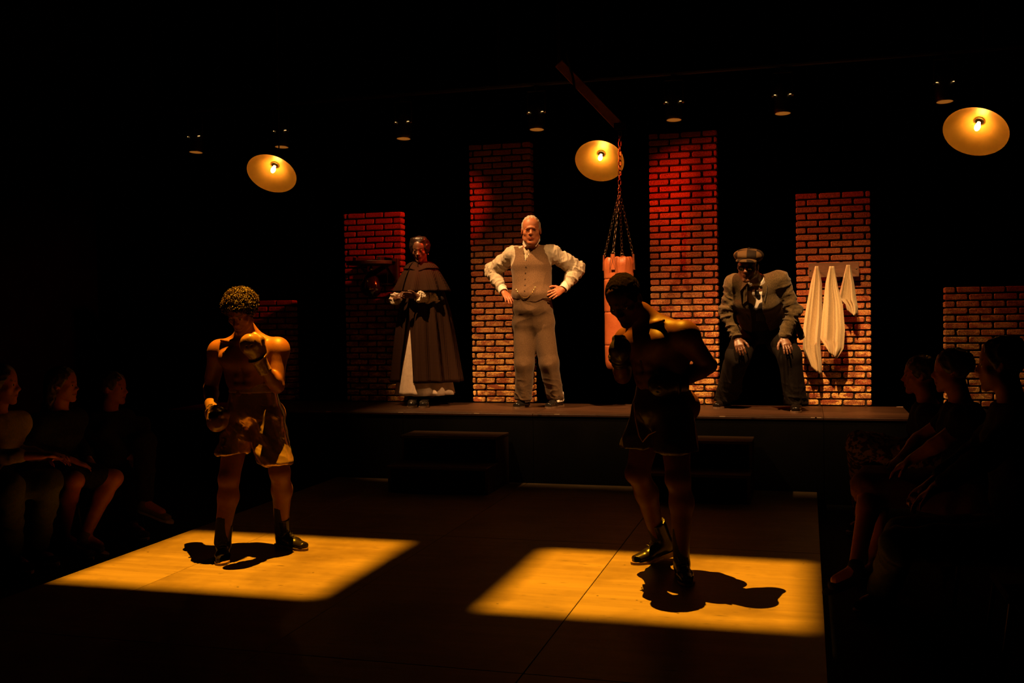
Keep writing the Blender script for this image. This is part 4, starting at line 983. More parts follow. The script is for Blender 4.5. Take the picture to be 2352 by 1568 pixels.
    F.cut(lambda X, Y, Z: -np.maximum(np.abs((X-C[0])*float(u[0])+(Y-C[1])*float(u[1])+(Z-C[2])*float(u[2]))+.022-((X-C[0])*float(a[0])+(Y-C[1])*float(a[1])+(Z-C[2])*float(a[2]))*.7, -((X-C[0])*float(f[0])+(Y-C[1])*float(f[1])+(Z-C[2])*float(f[2])))); solid('waistcoat', F, VEST_D, root)
    for g in (-1, 1):
        n = N+.0*a; p = [n+u*g*.064+f*.03+a*.06, n+u*g*.012+f*.085+a*.0, n+u*g*.05+f*.10-a*.05, n+u*g*.078+f*.05+a*.0]; bk = [x-f*.006 for x in p]
        MB().add(p+bk, [(0, 1, 2, 3), (7, 6, 5, 4)]+[(i, 4+i, 4+(i+1) % 4, (i+1) % 4) for i in range(4)]).out('collar', WHITE, root)
    F = Field(*bounds([N, C], .2), .0045); F.ecap(N+f*.1-a*.0, N+f*.115-a*.03, (.018, .013), (.021, .014), u, .01); F.ecap(N+f*.118-a*.035+u*.006, C+f*.176-a*.09+u*.02, (.022, .012), (.036, .012), u, .01); solid('necktie', F, TIE_D, root)
    # jacket
    F = Field(*bounds([J[k] for k in ('Sa', 'Sb', 'Ea', 'Eb', 'Wa', 'Wb', 'C', 'P', 'N')], .25), .006)
    torso(F, J, (.20, .19, .188), (.15, .148, .142), .012, neck=False, girdle=.07, low=.12)
    F.ecap(P-a*.02, P-a*.12-ZU*.03, (.19, .14), (.20, .135), u, .05)
    for s in 'ab':
        S, E, W = J['S'+s], J['E'+s], J['W'+s]; F.cap(S, E, .070, .057, .03); F.cap(E, E+.86*(W-E), .057, .05, .03)
    F.ecap(J['Eb']+V(.0, .22, -.06), at(1842, 776, 9.45), (.02, .10), (.02, .06), V(1, .2, 0), .03)          # flared tail
    fx = [float(x) for x in f]; ux = [float(x) for x in u]; ax_ = [float(x) for x in a]
    def open_front(X, Y, Z):
        lx = (X-C[0])*ux[0]+(Y-C[1])*ux[1]+(Z-C[2])*ux[2]; la = (X-C[0])*ax_[0]+(Y-C[1])*ax_[1]+(Z-C[2])*ax_[2]; lf = (X-C[0])*fx[0]+(Y-C[1])*fx[1]+(Z-C[2])*fx[2]
        return -np.maximum(np.abs(lx)-(.052+.10*np.clip(-la-.05, 0, .5)+.12*np.clip(la-.03, 0, .2)), -lf+.02)
    F.cut(open_front); F.cap(N-.05*a, N+.1*a, .07, k=.01, sub=True)
    def jf(v, q):
        for s in 'ab':
            for (p, e, sd) in ((J['S'+s], J['E'+s], 51), (J['E'+s], J['W'+s], 54)):
                wt = np.exp(-(np.maximum(seg_d(v, p, e)-.065, 0)/.03)**2); v = folds(v, q, .009, 12, sd, nz(e-p), 2.0, lambda x: wt)
        return folds(v, q, .004, 8, 57, V(.3, 0, 1), .5)
    jo, v, q = solid('suit_jacket', F, SUIT, root, jf, ret=True)
    bv = bvh_of(v, q)
    for g, L in ((-1, ((1708, 640), (1700, 668), (1704, 700), (1722, 735), (1716, 690), (1716, 650))), (1, ((1752, 640), (1764, 655), (1757, 690), (1738, 735), (1744, 690), (1742, 655)))):
        P3 = []
        for x, y in L:
            d = nz(ray(x, y)); h = bv.ray_cast(Vector(EYE), Vector(d)); p = np.array(h[0]) if h[0] is not None and abs(h[0][1]-9.1) < .3 else at(x, y, 9.13); P3.append(p-d*.02)
        Q3 = [p+nz(ray(1736, 680))*.008 for p in P3]; n = len(P3); MB().add(P3+Q3, [tuple(range(n)), tuple(range(n, 2*n))[::-1]]+[(i, n+i, n+(i+1) % n, (i+1) % n) for i in range(n)]).out('lapel', SUIT, jo)
    for s in 'ab':
        F = Field(*bounds([J['E'+s], J['W'+s]], .08), .0045); E, W = J['E'+s], J['W'+s]; F.cap(E+.8*(W-E), E+.97*(W-E), .043, .043, .0); F.plane(E+.95*(W-E), W-E); F.plane(E+.8*(W-E), E-W); solid('shirt_cuff', F, VEST_D, jo)
    # trousers
    F = Field(*bounds([J[k] for k in ('P', 'Ha', 'Hb', 'Ka', 'Kb', 'Aa', 'Ab')], .22), .0068); up = J['Hb']-J['Ha']
    F.ecap(P+a*.2, P-a*.05, (.168, .138), (.185, .15), up, .04)
    for s in 'ab':
        h, k, an = J['H'+s], J['K'+s], J['A'+s]; bot = an*V(1, 1, 0)+ZU*(ST+.05); F.cap(h, k, .12, .098, .04); F.cap(k, bot, .098, .10, .03); F.ecap(k+fw*.02, bot+fw*.02, (.03, .09), (.03, .11), V(1, 0, 0), .03)
    F.plane(V(0, 0, ST+.06), -ZU)
    solid('trousers', F, SUIT_T, root, lambda v, q: folds(folds(v, q, .009, 8, 91, V(0, 0, 1), .3), q, .006, 13, 93, V(.5, 0, 1), 1.8, lambda p: np.clip((ST+.3-p[:, 2])/.2, 0, 1)))
    for g, tp in ((ga, atz(1626, 942, ST)), (gb, atz(1824, 956, ST))):
        d = nz((tp-g)*V(1, 1, 0)); shoe(root, g-d*.06, d, .29, .10, BOOT, SOLE, h=.0045, laces=LACE)
suit_man()
# ------------------------------------------------------------------ stage lanterns with shutters that shape the beams
M_LANT = mat('lantern_black', (.012, .011, .011), (.02, .018, .017), .45, scale=30)
M_STEEL = mat('dull_steel', (.35, .3, .26), rough=.35, metal=1.)
def shutter_lantern(name, src, quad, dist, axis, label, half=.3):
    """four real shutter blades at `dist` below the lamp; their opening is the cone from the lamp to the quad on the floor or stage"""
    src = np.asarray(src); ax = nz(axis); t = thing(name, src, label, 'stage light', 'profile spotlights over the acting area')
    x = nz(np.cross(ax, V(.0, 1., .013) if abs(ax[1]) < .9 else ZU)); y = np.cross(ax, x); c = src+ax*dist
    hole = []
    for q in quad:
        d = q-src; p = src+d*(dist/(d@ax)); hole.append(V((p-c)@x, (p-c)@y))
    hole = sorted(hole, key=lambda p: math.atan2(p[1]-sum(h[1] for h in hole)/4, p[0]-sum(h[0] for h in hole)/4))
    outer = [V(-half, -half), V(half, -half), V(half, half), V(-half, half)]
    for i in range(4):
        j = (i+1) % 4; P = [c+x*a[0]+y*a[1] for a in (outer[i], outer[j], hole[j], hole[i])]; Q = [p-ax*.003 for p in P]
        MB().add(P+Q, [(0, 1, 2, 3), (7, 6, 5, 4), (0, 4, 5, 1), (1, 5, 6, 2), (2, 6, 7, 3), (3, 7, 4, 0)]).out('shutter_blade', M_LANT, t)
    MB().lathe([(.05, -.42), (.11, -.40), (.12, -.1), (.10, -.06), (.10, .02)], src, ax, 20).out('housing', M_LANT, t)
    for s in (-1, 1): MB().tube([src+x*s*.1, c+x*s*.19+y*.1], .008, 6).out('shutter_arm', M_LANT, t)
    MB().tube([src-ax*.2+x*.14, src-ax*.2+x*.14+ZU*.3, src-ax*.2-x*.14+ZU*.3, src-ax*.2-x*.14], .012, 6).out('yoke', M_LANT, t); return t
fl = lambda *p: [V(a, b, 0) for a, b in p]
shutter_lantern('profile_spotlight', SQ_A, fl((-4.18, 6.30), (-2.535, 6.30), (-2.535, 4.97), (-4.18, 4.97)), .45, (0, 0, -1), 'shuttered lantern above the left amber square')
shutter_lantern('profile_spotlight', SQ_B, fl((-1.59, 6.30), (-.01, 6.30), (-.01, 4.96), (-1.59, 4.96)), .45, (0, 0, -1), 'shuttered lantern above the right amber square')
kz = lambda X, Y, z: V(X, Y, z)
shutter_lantern('profile_spotlight', KEY, [kz(-3.85, 9.76, 1.74), kz(.82, 9.76, 2.05), kz(.80, 8.73, .66), kz(-3.80, 8.73, .66)], .5, nz(V(-1.7, 9.4, 1.15)-KEY), 'shuttered lantern aimed at the raised platform from the left', .7)
shutter_lantern('profile_spotlight', KEY2, [kz(-3.2, 9.76, 1.22), kz(.72, 9.76, 1.72), kz(.72, 8.73, .80), kz(-3.0, 8.73, .80)], .5, nz(V(-1.3, 9.3, .9)-KEY2), 'shuttered lantern aimed at the pillar feet from the right', .5)
# ------------------------------------------------------------------ three hanging lamps with wide metal shades
M_SHADE_IN = mat('shade_inside', (.62, .36, .08), (.72, .43, .11), .38, metal=.35, scale=5, spec=.5, bump=.04, bscale=150)
M_SHADE_OUT = mat('shade_outside', (.05, .035, .025), (.08, .055, .04), .4, metal=.6)
M_BULB = mat('glowing_bulb', (1, .8, .4), rough=.2, emit=(1.0, .46, .08), estr=46.)
M_BRASS = mat('brass', (.55, .38, .16), rough=.3, metal=1.)
def pendant(px, py, Y, sx, sy, dia, n, label):
    """opening centre at pixel (px, py); n = direction the mouth faces"""
    c = at(px, py, Y); n = nz(n); R = dia/2; t = thing('pendant_lamp', c, label, 'pendant lamp', 'wide metal lamps hung over the stage')
    mb = MB(); D = .125                                            # depth of the cone
    inn = [(.034, -D), (.05, -D*.93), (R*.45, -D*.66), (R*.75, -D*.33), (R*.93, -.018), (R, 0)]
    mb.lathe(inn, c, n, 48); mb.out('shade', M_SHADE_IN, t, True)
    MB().lathe([(R, 0), (R+.003, -.001), (R*.93+.004, -.021), (R*.75, -D*.33-.005), (R*.45, -D*.66-.005), (.05, -D*.93-.006), (.034, -D-.004)], c, n, 48).out('shade_outside', M_SHADE_OUT, t, True)
    a = c-n*D; MB().lathe([(.001, -.09), (.03, -.085), (.036, -.05), (.036, .006), (.030, .008), (.024, .012)], a, n, 20).out('lamp_holder', M_SHADE_OUT, t, True)
    MB().lathe([(.036, .004), (.04, .008), (.036, .013), (.031, .008), (.036, .004)], a, n, 24).out('holder_ring', M_BRASS, t, True)
    for k in range(3):
        w = nz(np.cross(n, ZU))*math.cos(2.1*k+.4)+np.cross(n, nz(np.cross(n, ZU)))*math.sin(2.1*k+.4); MB().lathe([(.0001, .004), (.005, .002), (.005, -.002)], c-n*(D*.90)+w*.062, n, 8, True).out('screw', M_BRASS, t)
    b = a+n*.018; prof = [(.012, 0), (.0125, .01), (.017, .028), (.0215, .048), (.0195, .068), (.012, .084), (.0005, .090)]
    MB().lathe([(.0135, -.012), (.0135, .006)], b, n, 16).out('bulb_cap', M_BRASS, t, True); MB().lathe(prof, b, n, 20).out('bulb', M_BULB, t, True)
    e = a-n*.088; MB().tube([e, e-n*.05+ZU*.03, e-n*.06+ZU*.12, V(e[0], e[1]+.05, 6.2)], .006, 8).out('cord', M_LANT, t); return t
to_cam = lambda px, py, Y: nz(EYE-at(px, py, Y))
def mouth(px, py, Y, dx, dy, ratio):
    """mouth normal whose rim shows as an ellipse of that axis ratio, the holder leaning towards (dx, dy) in view"""
    v = to_cam(px, py, Y); r = nz(CR-v*(CR@v)); u = nz(np.cross(v, r)); u = u if u@CU > 0 else -u; s = math.sqrt(1-ratio**2); k = math.hypot(dx, dy)
    return nz(v*ratio-(r*dx/k-u*dy/k)*s)
pendant(624, 399, 8.5, 0, 0, .455, mouth(624, 399, 8.5, 10, -24, .70), 'hanging lamp with wide metal shade above the left boxer')
pendant(1377, 370, 9.58, 0, 0, .46, mouth(1377, 370, 9.58, 5, -22, .81), 'hanging lamp with wide metal shade behind the punch bag chain')
pendant(2241, 303, 8.3, 0, 0, .46, mouth(2241, 303, 8.3, 7, -29, .74), 'hanging lamp with wide metal shade at far right')
# ------------------------------------------------------------------ row of small down-facing stage lanterns
M_LENS = mat('lantern_lens', (.30, .17, .06), (.42, .24, .09), .25, scale=30, spec=.8, emit=(.8, .25, .03), estr=.3)
M_VENT = mat('vent_glow', (.3, .2, .1), emit=(1., .55, .18), estr=1.4)
M_PIPE = mat('black_pipe', (.012, .011, .01), rough=.4)
def lantern(px, py, gap, label):
    c = at(px, py, 9.5); t = thing('down_light', c, label, 'stage light', 'row of small round stage lanterns')
    n = nz(V(.02*(px-1200)/1000, -.085, -1)); MB().lathe([(.069, .0), (.073, .0), (.077, .03), (.077, .20), (.055, .26), (.02, .275)], c, -n, 24).out('can', M_LANT, t, True)
    MB().lathe([(.0005, .004), (.067, .004), (.067, .012)], c, -n, 24).out('lens', M_LENS, t, True); MB().lathe([(.0675, -.001), (.0735, -.002), (.0735, .006)], c, -n, 24).out('lens_ring', M_BRASS, t, True)
    z = c+ZU*.16
    for s in (-1, 1):
        MB().tube([z+V(s*.074, 0, 0), z+V(s*.093, 0, 0)], .012, 8).out('yoke_knob', M_STEEL, t)
        MB().tube([z+V(s*.058, -.05, -.003), z+V(s*.064, -.044, .0), z+V(s*.071, -.03, .002)], .0035, 6).out('vent_slot', M_VENT, t)
    MB().tube([z+V(-.085, 0, 0), z+V(-.085, 0, .2), z+V(.085, 0, .2), z+V(.085, 0, 0)], .009, 6).out('yoke', M_LANT, t)
    MB().box((c[0]-.02, c[1]-.03, c[2]+.36), (c[0]+.02, c[1]+.03, c[2]+.405)).out('clamp', M_LANT, t)
for i, (x, y) in enumerate(((450, 350), (647, 338), (927, 319), (1233, 298), (1548, 276), (1798, 261), (2170, 234))):
    lantern(x, y, 0, 'small round stage lantern, number %s of seven from the left of the row' % ('one', 'two', 'three', 'four', 'five', 'six', 'seven')[i])
pz = at(1233, 298, 9.5)[2]+.43
t = thing('lighting_pipe', (-2.2, 9.5, pz), 'black pipe carrying the row of small stage lanterns', 'pipe'); MB().tube([(-7.2, 9.5, pz), (2.6, 9.5, pz)], .024, 10).out('pipe', M_PIPE, t)
for x in (-6.6, -2.8, 1.9): MB().tube([(x, 9.5, pz), (x, 9.5, 6.2)], .012, 6).out('hanger', M_PIPE, t)
# ------------------------------------------------------------------ jib beam and the punch bag on chains
BY = 9.35
hook = at(1424, 302, BY)
t = thing('jib_beam', hook+V(0, 0, .1), 'slanting flat beam above the punch bag, faintly red', 'beam')
M_BEAM = mat('painted_beam', (.45, .20, .13), (.55, .25, .16), .6, scale=10)
a, b = at(1284, 146, BY+.05), at(1419, 287, BY); d = nz(b-a); MB().box((0, -.03, -.045), (np.linalg.norm(b-a), .03, .045), np.stack([d, np.cross(np.cross(d, V(0, 1, 0)), d)*-1, np.cross(d, V(0, 1, 0))], 1), a, .006).out('beam_bar', M_BEAM, t)
MB().tube([a, a+V(0, .05, 6.2-a[2])], .02, 8).out('hanger', M_PIPE, t); MB().box(hook-V(.05, .03, -.02), hook+V(.05, .03, .075)).out('end_bracket', M_PIPE, t)
MB().tube([at(1300, 120, BY-.12), at(1316, 178, BY-.1), at(1321, 215, BY-.1)], .012, 6).out('cable', M_PIPE, t)
BAGL = mat('bag_leather', (.42, .098, .028), (.50, .13, .04), .42, scale=7, spec=.5, bump=.12, bscale=70)
CHAIN = mat('chain_steel', (.16, .11, .07), rough=.35, metal=1.)
top = at(1421, 590, BY); R = .135; bz0 = .607+.36
bag = thing('punch_bag', V(top[0], top[1], bz0), 'tan leather punch bag hanging on chains behind the stooping boxer', 'punch bag')
F = Field(V(top[0]-.2, top[1]-.2, bz0-.06), V(top[0]+.2, top[1]+.2, top[2]+.08), .0075)
F.cap(V(top[0], top[1], bz0+R*.55), V(top[0], top[1], top[2]-R*.55), R, k=0.); F.plane(top+ZU*(-.004), ZU); F.plane(V(0, 0, bz0), -ZU); F.d = F.d
for k in range(3):
    z = top[2]-.2-.3*k
    F.cut(lambda X, Y, Z: .0045-np.abs(Z-z)-np.maximum(0, (R-.005)-np.sqrt((X-top[0])**2+(Y-top[1])**2)))
bo, v, q = solid('leather_body', F, BAGL, bag, lambda v, q: folds(folds(v, q, .004, 5, 61, ridge=False), v[:0] if False else q, .006, 22, 63, ZU, .15, lambda p: np.clip((p[:, 2]-top[2]+.16)/.14, 0, 1)), ret=True)
LINK = None
def link_mesh(name, L, wd, r):
    pts = []
    for w in np.linspace(0, 2*math.pi, 12, False): pts.append(V(0, wd*math.cos(w), wd*math.sin(w)+(L/2-wd)*(1 if math.sin(w) > 0 else -1)))
    mb = MB().tube(pts, r, 5, closed=True); return mesh(name, mb.v, mb.f, CHAIN, True)
LK1, LK2 = link_mesh('link', .052, .0135, .0046), link_mesh('link', .038, .010, .0033)
def chain(a, b, me, pitch, label=None, sag=0.):
    a = np.asarray(a, float); b = np.asarray(b, float); L = np.linalg.norm(b-a); n = max(2, int(round(L/pitch))); e = link('chain', None, bag); e.location = Vector(a-origin_of(bag)); e.empty_display_size = .02
    rot = (b-a)/L; qd = Vector(rot).to_track_quat('Z', 'Y')
    for i in range(n):
        o = link('link', me, e); o.location = Vector((b-a)*((i+.5)/n)); o.rotation_mode = 'QUATERNION'
        from mathutils import Quaternion
        o.rotation_quaternion = qd @ Quaternion((0, 0, 1), math.radians(12+90*(i % 2)+random.uniform(-8, 8)))
sw = at(1423, 436, BY); chain(hook+V(0, 0, .0), sw, LK1, .043)
MB().tube([sw+V(.014*math.cos(w), .004, .02*math.sin(w)) for w in np.linspace(0, 2*math.pi, 14, False)], .004, 6, closed=True).out('swivel_ring', CHAIN, bag)
for k, w in enumerate((.15, 1.75, 3.25, 4.75)):
    dirv = V(math.cos(w-.25), math.sin(w-.25), 0); e = top+dirv*(R-.004)+ZU*.035; chain(sw-ZU*.02, e, LK2, .031)
    rg = MB().tube([e+np.cross(dirv, ZU)*.017*math.cos(x)+ZU*(.017*math.sin(x)-.012) for x in np.linspace(0, 2*math.pi, 16, False)], .0034, 6, closed=True); rg.out('ring', CHAIN, bag)
    st = MB(); u = np.cross(dirv, ZU)
    P = [top+dirv*(R+.002)+ZU*.022+u*.02, top+dirv*(R+.002)+ZU*.022-u*.02, top+dirv*(R+.006)-ZU*.12-u*.026, top+dirv*(R+.006)-ZU*.12+u*.026]; Q = [p+dirv*.005 for p in P]
    st.add(P+Q, [(0, 1, 2, 3), (7, 6, 5, 4), (0, 4, 5, 1), (1, 5, 6, 2), (2, 6, 7, 3), (3, 7, 4, 0)]); so = st.out('strap', BAGL, bag)
    mb = MB(); dd = dirv*.0055
    for (p, q_) in ((0, 2), (1, 3), (0, 3), (1, 2), (2, 3)): mb.tube([Q[p]+dd*.1, Q[q_]+dd*.1], .0012, 4)
    mb.out('stitching', LACE, so)
# ------------------------------------------------------------------ speed bag on its wall platform, in front of the second pillar
M_DRUM = mat('drum_board', (.02, .014, .010), (.035, .024, .016), .5, stretch=(1, 8, 8))
SB = mat('speed_bag_leather', (.012, .009, .008), (.02, .015, .012), .16, spec=.8, coat=.5)
c = at(852, 604, 9.42); t = thing('speed_bag_platform', c, 'dark round wooden platform above the speed bag', 'speed bag platform')
MB().lathe([(.0005, -.018), (.235, -.018), (.24, -.012), (.24, .012), (.235, .018), (.0005, .018)], c, ZU, 40).out('drum_board', M_DRUM, t)
for s in (-1, 1): MB().box((c[0]+s*.13-.02, c[1]-.1, c[2]+.019), (c[0]+s*.13+.02, 9.755, c[2]+.055), bevel=.003).out('beam_arm', M_DRUM, t)
MB().box((c[0]-.17, 9.705, c[2]-.19), (c[0]+.17, 9.755, c[2]+.055), bevel=.004).out('back_board', M_DRUM, t)
for s in (-1, 1): MB().tube([V(c[0]+s*.13, 9.70, c[2]-.16), V(c[0]+s*.13, c[1]-.02, c[2]+.02)], .013, 8).out('brace', M_DRUM, t)
MB().tube([at(890, 622, 9.55), at(890, 655, 9.55)], .004, 6).out('steel_rod', M_STEEL, t)
MB().lathe([(.02, 0), (.022, .012), (.012, .03), (.008, .05)], c-ZU*.068, ZU, 14).out('swivel', M_STEEL, t)
s0 = c-ZU*.07; t = thing('speed_bag', s0-ZU*.24, 'glossy black speed bag hanging under its round platform', 'speed bag')
prof = [(.006, 0), (.018, -.012), (.04, -.035), (.075, -.085), (.1, -.14), (.105, -.175), (.095, -.21), (.065, -.245), (.03, -.262), (.0005, -.266)]
MB().lathe(prof, s0, ZU, 32).out('bladder', SB, t, True)
for k in range(6):
    w = math.pi*k/3+.3; MB().tube([s0+V(r*1.012*math.cos(w), r*1.012*math.sin(w), h) for r, h in prof[1:-1]], .0024, 5).out('seam', SB, t)
MB().tube([s0, s0+ZU*.012], .007, 8).out('loop', SB, t)
# ------------------------------------------------------------------ towel board with three towels, on the pillar beside the crouching man
M_RACK = mat('rack_board', (.14, .065, .03), (.21, .10, .05), .55, scale=5, stretch=(2, 20, 20), bump=.1, bscale=40)
TOWEL = mat('terry_towel', (.60, .45, .24), (.70, .54, .31), .95, scale=120, bump=.6, bscale=420, sheen=.3)
yf = 9.70; lo, hi = at(1857, 638, yf), at(1973, 601, yf); rack = thing('towel_board', ((lo[0]+hi[0])/2, yf, lo[2]), 'dark wooden peg board screwed to the brick pillar', 'towel rack')
MB().box((lo[0], yf-.018, lo[2]), (hi[0], yf+.004, hi[2]), bevel=.003).out('board', M_RACK, rack)
for x, y in ((1861, 621), (1967, 617)): MB().lathe([(.0001, .004), (.006, .003), (.0075, 0)], at(x, y, yf-.018), V(0, -1, 0), 10).out('screw', M_STEEL, rack)
def towel(px, py, left, right, dy, seed, label, tip):
    """hung from one point on a peg: gathered at the peg, spreading into folds; outline left/right = [(px, py) ...]"""
    peg = at(px, py+6, yf+dy-.068); MB().tube([at(px, py+9, yf-.016), peg], .008, 8).out('peg', M_RACK, rack)
    t = thing('towel', peg-ZU*.5, label, 'towel', 'towels hanging on the brick pillar'); nu, nv = 38, 42; rg = np.random.RandomState(seed); ph = rg.uniform(0, 6, 4)
    Lp = np.array(left, float); Rp = np.array(right, float); vv = []
    def samp(P, s):
        d = np.r_[0, np.cumsum(np.hypot(*np.diff(P, axis=0).T))]; d /= d[-1]; return np.array([np.interp(s, d, P[:, 0]), np.interp(s, d, P[:, 1])])
    for i in range(nv):
        s = i/(nv-1); a, b = samp(Lp, s), samp(Rp, s)
        for j in range(nu):
            w = j/(nu-1); p = a+(b-a)*w; amp = .026*(s**.7)+.006; dep = amp*(math.sin(w*9.5+ph[0]+.8*s)+.55*math.sin(w*17+ph[1]-1.2*s)+.2*math.sin(w*31+ph[2]))
            dome = .05*(1-s)**2*math.sin(math.pi*w)**.5 if s < 1 else 0
            vv.append(at(p[0], p[1], yf+dy-.072-.02*s+dep*math.sin(math.pi*min(max(w, .04), .96))**.4-dome*.6))
    n = nu*nv; f = [(i*nu+j, i*nu+j+1, (i+1)*nu+j+1, (i+1)*nu+j) for i in range(nv-1) for j in range(nu-1)]
    v2 = [p+V(0, .006, 0) for p in vv]; f2 = [tuple(x+n for x in q[::-1]) for q in f]
    rim = [j for j in range(nu)]+[i*nu+nu-1 for i in range(1, nv)]+[(nv-1)*nu+j for j in range(nu-2, -1, -1)]+[i*nu for i in range(nv-2, 0, -1)]
    f3 = [(rim[k], n+rim[k], n+rim[(k+1) % len(rim)], rim[(k+1) % len(rim)]) for k in range(len(rim))]
    o = part('cloth', vv+v2, f+f2+f3, TOWEL, t, True); return o
towel(1876, 611, [(1872, 611), (1862, 650), (1851, 710), (1845, 752), (1844, 800), (1862, 842)], [(1880, 611), (1888, 650), (1889, 730), (1884, 792), (1888, 838), (1887, 862)], 0, 1, 'long cream towel hanging nearest the crouching man', 0)
towel(1910, 611, [(1905, 611), (1896, 650), (1890, 706), (1886, 750), (1884, 778), (1905, 810)], [(1916, 611), (1925, 660), (1936, 700), (1941, 758), (1938, 800), (1922, 824)], -.075, 2, 'wide cream towel hanging in the middle of the board', 0)
towel(1948, 608, [(1944, 608), (1935, 645), (1927, 676), (1925, 684), (1940, 698), (1945, 712)], [(1953, 608), (1962, 650), (1967, 685), (1971, 705), (1970, 722), (1966, 728)], 0, 3, 'small short towel hanging at the right end of the board', 0)
# ------------------------------------------------------------------ audience on both sides, on the lower floor
FZ = -.10
CHAIR_M = mat('chair_metal', (.03, .028, .026), rough=.4, metal=.8)
CHAIR_S = mat('chair_seat', (.012, .010, .010), (.02, .017, .016), .7, scale=60)
def chair(x, y, f, label, k=1.):
    t = thing('stacking_chair', (x, y, FZ), label, 'chair', 'chairs of the audience'); f = nz(f); u = V(-f[1], f[0], 0); R = np.stack([f, u, ZU*k], 1); o = V(x, y, FZ)
    MB().box((-.21, -.22, .330), (.17, .22, .366), R, o, .012).out('seat', CHAIR_S, t); MB().box((-.265, -.21, .58), (-.237, .21, .84), R, o, .01).out('backrest', CHAIR_S, t)
    for s in (-1, 1):
        MB().tube([o+R@V(.19, s*.2, 0), o+R@V(.15, s*.2, .335)], .011, 8).out('leg', CHAIR_M, t)
        MB().tube([o+R@V(-.24, s*.2, 0), o+R@V(-.20, s*.2, .335), o+R@V(-.262, s*.2, .83)], .011, 8).out('leg', CHAIR_M, t)
    MB().tube([o+R@V(-.22, -.2, .2), o+R@V(-.22, .2, .2)], .008, 6).out('stretcher', CHAIR_M, t)
def sitter(name_label, f, P, Hd, look, knees, ankles, toes, elbows, wrists, skin, top, bottom, hair, shoe_m, bottoms='trousers', sleeves=True, hs=.98, long_hair=False, handdir=None, h=.0125, sole=None):
    P = np.asarray(P, float); f = nz(f); u = V(-f[1], f[0], 0); root = thing('person', V(P[0], P[1], FZ), name_label, 'person')
    J = joints(P=P, H=Hd); J['N'] = J['H']-ZU*.19-f*.05; J['C'] = J['N']-ZU*.13-f*.01
    for s, g in (('a', 1), ('b', -1)):
        i = 0 if s == 'a' else 1; J['S'+s] = J['N']+u*g*.17-ZU*.06; J['H'+s] = P+u*g*.085+f*.02; J['K'+s] = np.asarray(knees[i], float); J['A'+s] = np.asarray(ankles[i], float); J['E'+s] = np.asarray(elbows[i], float); J['W'+s] = np.asarray(wrists[i], float)
    H = head_frame(J['H'], look, ZU, hs); F = Field(*bounds(list(J.values()), .2), h*.85)
    torso(F, J, (.16, .145, .155), (.12, .115, .115)); head(F, H)
    for i, s in enumerate('ab'):
        arm(F, J['S'+s], J['E'+s], J['W'+s], (.05, .042, .040, .027)); leg(F, J['H'+s], J['K'+s], J['A'+s], (.085, .058, .056, .037), back=-f); t = np.asarray(toes[i]); F.cap(J['A'+s]-ZU*.02, J['A'+s]+.6*(t-J['A'+s]), .036, .03)
        hd = nz(J['W'+s]-J['E'+s]) if handdir is None else nz(handdir); hand(F, J['W'+s], hd, V(0, 0, -1), np.cross(hd, ZU)*(-1 if s == 'a' else 1), (.3, .35, .4, .4), .06)
    skin_part(root, F, skin, H); add_eyes(H, root)
    F = Field(*bounds([H['c']], .3), .0075); F.ell(H['w'](0, -.02, .04), np.array((.086, .105, .094))*hs, H['A'], .01)
    if long_hair: F.ell(H['w'](0, -.07, -.08), (.085, .06, .15), H['A'], .04); F.ell(H['w'](0, .075, -.05), (.062, .075, .12), H['A'], .02, True)
    F.plane(H['w'](0, .06, .045), H['y']*.7-H['z']*.45)
    if not long_hair: F.plane(H['w'](0, 0, -.035), -H['z']-.3*H['y'])
    solid('hair', F, hair, root, lambda v, q: folds(v, q, .004, 35, 7))
    F = Field(*bounds([J[k] for k in ('Sa', 'Sb', 'Ea', 'Eb', 'Wa', 'Wb', 'C', 'P', 'N')], .2), h); torso(F, J, (.16, .15, .158), (.122, .12, .118), .014, neck=False)
    for s in 'ab':
        S, E, W = J['S'+s], J['E'+s], J['W'+s]; F.cap(S, E if sleeves else S+.45*(E-S), .064, .056, .03)
        if sleeves: F.cap(E, E+.8*(W-E), .056, .042, .02)
    F.plane(J['N']+ZU*.02, ZU); solid('top', F, top, root, lambda v, q: folds(v, q, .006, 10, 3))
    F = Field(*bounds([J[k] for k in ('P', 'Ka', 'Kb', 'Aa', 'Ab', 'Ha', 'Hb')], .2), h); F.ecap(P+ZU*.06, P-ZU*.02, (.17, .13), (.185, .14), u, .04)
    for s in 'ab':
        h_, k, a = J['H'+s], J['K'+s], J['A'+s]
        if bottoms == 'trousers': F.cap(h_, k, .105, .078, .03); F.cap(k, k+.9*(a-k), .076, .066, .03)
        elif bottoms == 'skirt': F.cap(h_, k+.0*f, .11, .085, .06)
        elif bottoms == 'shorts': F.cap(h_, h_+.8*(k-h_), .105, .085, .03)
    if bottoms == 'skirt':
        m = (J['Ka']+J['Kb'])/2; F.cap((J['Ha']+J['Hb'])/2, m, .12, .1, .06); F.ecap(m+f*.02, m+f*.03-ZU*.22, (.15, .05), (.17, .03), u, .05)
    solid(bottoms, F, bottom, root, lambda v, q: folds(v, q, .007, 9, 13))
    for i, s in enumerate('ab'):
        t = np.asarray(toes[i], float); a = J['A'+s]; d = nz(t-a+ZU*.04); F = Field(*bounds([a, t], .14), .006); hl = a-ZU*.05-f*.03*0
        fwd = nz((t-a)*V(1, 1, .35)); lat = nz(np.cross(fwd, ZU)); F.ecap(a-ZU*.045-fwd*.03, t-fwd*.05-ZU*.0, (.036, .04), (.040, .026), lat, .02); F.cap(a-ZU*.03, a, .044, .042, .02)
        so, v, q = solid('shoe', F, shoe_m, root, ret=True); mb = MB(); p0, p1 = a-ZU*.088-fwd*.055, t-ZU*.028+fwd*.0
